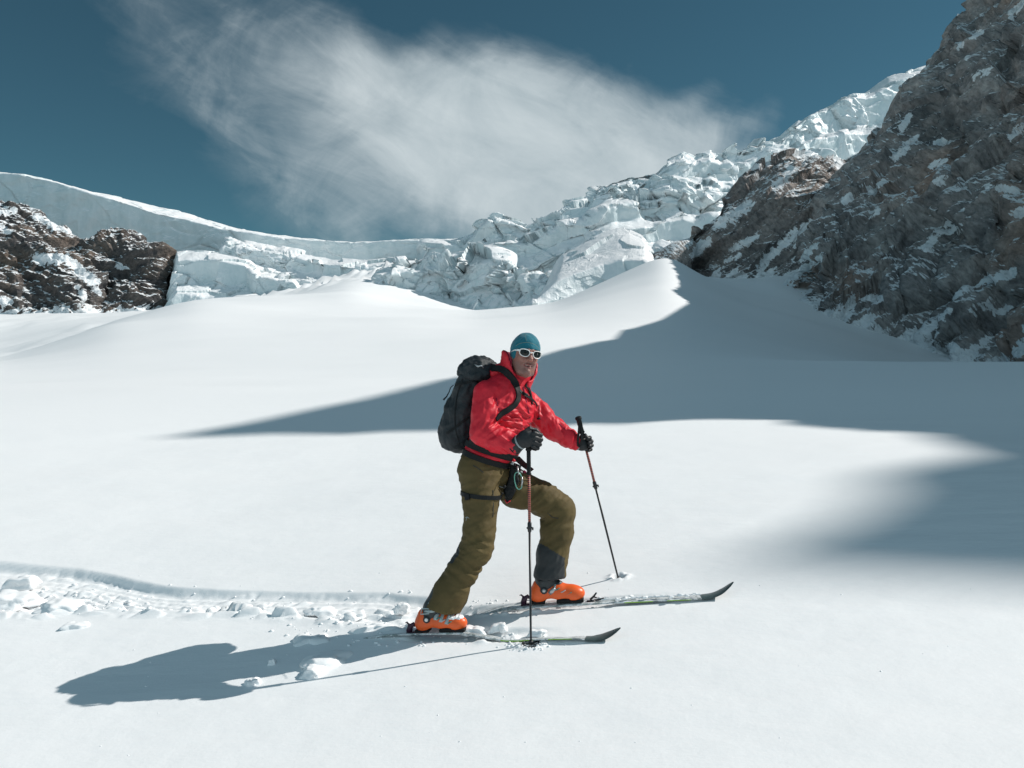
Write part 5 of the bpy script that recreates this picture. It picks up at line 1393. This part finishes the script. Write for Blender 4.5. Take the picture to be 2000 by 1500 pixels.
# ------------------------------------------------------------------ snow blocks thrown up by the track
def snow_block(px, py, Lx, Ly, Hz, rot, tilt, label, seed, sink=.25):
    c = ground_at(px, py); n = 9
    bm = bmesh.new(); bmesh.ops.create_cube(bm, size=1.0); bmesh.ops.subdivide_edges(bm, edges=bm.edges[:], cuts=n, use_grid_fill=True)
    rr = random.Random(seed); sx, sy = rr.uniform(.15, .4), rr.uniform(-.3, .3)
    vs = np.array([v.co[:] for v in bm.verts])
    r_ = np.abs(vs)*2; q = np.clip(np.linalg.norm(r_**3.2, axis=1)**(1/3.2), 1e-3, None)/np.maximum(r_.max(1), 1e-3)
    vs = vs/ (q[:, None]**1.0)
    tap = 1-(.35*(vs[:, 2]+.5)); vs[:, 0] = vs[:, 0]*tap+sx*vs[:, 2]*.3; vs[:, 1] *= tap; vs[:, 0] *= 1+.35*vs[:, 1]*sy*2
    vs = vs*[Lx, Ly, Hz]; nn = nrm_rows(vs)
    s_ = max(Lx, Ly)
    vs = vs + nn*(fbm(vs/(s_*.40)+seed*3.3, 3)*s_*.17)[:, None]*[1, 1, .6] + nn*(fbm(vs/.02+seed, 3)*.0035)[:, None]
    Rm = np.array(Matrix.Rotation(R(rot), 3, 'Z') @ Matrix.Rotation(R(tilt), 3, 'Y') @ Matrix.Rotation(R(6), 3, 'X'))
    vs = vs @ Rm.T
    for v, p in zip(bm.verts, vs): v.co = p
    me = bpy.data.meshes.new("snow_block"); bm.to_mesh(me); bm.free()
    me.polygons.foreach_set('use_smooth', np.full(len(me.polygons), True)); me.materials.append(MAT_SNOW)
    o = link(bpy.data.objects.new("snow_block", me)); o.location = (c[0], c[1], c[2]+Hz*(.5-sink))
    return tag(o, label, "snow block", "broken snow blocks beside the ski track")
def nrm_rows(a): return a/(np.linalg.norm(a, axis=1)[:, None]+1e-9)
for a in [
  (645, 1292, .30, .20, .055, 14, 3, "largest flat snow slab lying below the skier's shadow", 1, .35),
  (612, 1318, .14, .12, .060, -10, 6, "rounded snow block crossed by the pole's shadow, in front of the largest slab", 2, .3),
  (493, 1336, .09, .06, .04, 20, -8, "small snow block at the edge of the skier's shadow where the arm shadow starts", 3, .25),
  (532, 1296, .045, .045, .035, 0, 0, "tiny snow lump inside the skier's shadow", 4, .2),
  (612, 1250, .26, .13, .045, 12, 0, "shaded snow slab inside the skier's shadow behind the rear ski", 5, .45),
  (735, 1226, .28, .07, .04, 14, 0, "long shaded snow ledge in the shadow right behind the rear boot", 6, .5),
  (150, 1222, .18, .10, .035, 12, 2, "thin snow slab lying alone below the track on the left", 7, .4),
  (28, 1175, .34, .22, .09, -6, 6, "big tilted snow block at the left edge of the photo, lower of two", 8, .35),
  (40, 1142, .26, .14, .09, 8, -6, "big snow block at the left edge of the photo, upper of two", 9, .35),
  (120, 1187, .30, .24, .07, 4, 5, "broad snow slab at the lower left rim of the track", 10, .35),
  (925, 1236, .16, .07, .05, -12, 4, "snow lump pushed up in front of the rear boot toe", 11, .3),
  (975, 1229, .12, .06, .05, -12, -6, "snow lump between the rear boot and the near ski pole", 12, .35),
  (1050, 1240, .12, .05, .035, -12, 0, "snow lump on the rear ski beside the near pole", 13, .2),
  (625, 1196, .20, .10, .045, 5, 5, "rounded snow clod on the lower rim of the track, left of the rear boot", 14, .35),
  (690, 1205, .17, .08, .04, 25, -5, "rounded snow clod on the lower rim of the track, nearest the rear boot", 15, .35),
  (785, 1192, .10, .08, .07, 5, 0, "shaded snow clod just left of the rear boot cuff", 17, .3)]:
    snow_block(*a)
# small crumbs nobody would count: one mesh
def crumbs():
    rr = random.Random(5); V, F = [], []
    bm = bmesh.new(); bmesh.ops.create_icosphere(bm, subdivisions=2, radius=1.0)
    tv = np.array([v.co[:] for v in bm.verts]); tf = np.array([[v.index for v in f.verts] for f in bm.faces]); bm.free()
    spots = []
    for _ in range(110):
        t = rr.random(); px = -40+860*t; k = rr.random()
        spots.append((px, 1205-65*k+rr.gauss(0, 6)+(-30 if px < 150 else 0)*.4+18*(px > 500), rr.uniform(.003, .013)*(1.4 if px < 300 else 1)))
    for _ in range(90): spots.append((rr.uniform(560, 1050), rr.uniform(1222, 1262), rr.uniform(.003, .010)))
    for _ in range(60): spots.append((1035+rr.gauss(0, 22), 1262+rr.gauss(0, 5), rr.uniform(.003, .009)))
    for _ in range(50): spots.append((rr.uniform(880, 1180), 1178+rr.gauss(0, 4), rr.uniform(.003, .008)))
    for _ in range(40): spots.append((rr.uniform(100, 1900), rr.uniform(1100, 1480), rr.uniform(.002, .005)))
    for px, py, r_ in spots:
        c = ground_at(px, py)
        v = tv*(1+.35*fbm(tv*1.3+rr.random()*50, 2))[:, None]*r_*[rr.uniform(.8, 1.6), rr.uniform(.7, 1.2), rr.uniform(.5, .9)]
        dz = detail_z(np.array([c[0]]), np.array([c[1]]))[0]
        F.append(tf+len(V)*0+sum(len(x) for x in V)); V.append(v+c+[0, 0, dz+r_*.25])
    return np.vstack(V), np.vstack(F)
cv, cf = crumbs()
tag(mesh_np("snow_crumbs", cv, cf, MAT_SNOW), "loose crumbs of broken snow scattered along the track", "snow crumbs", kind='stuff')
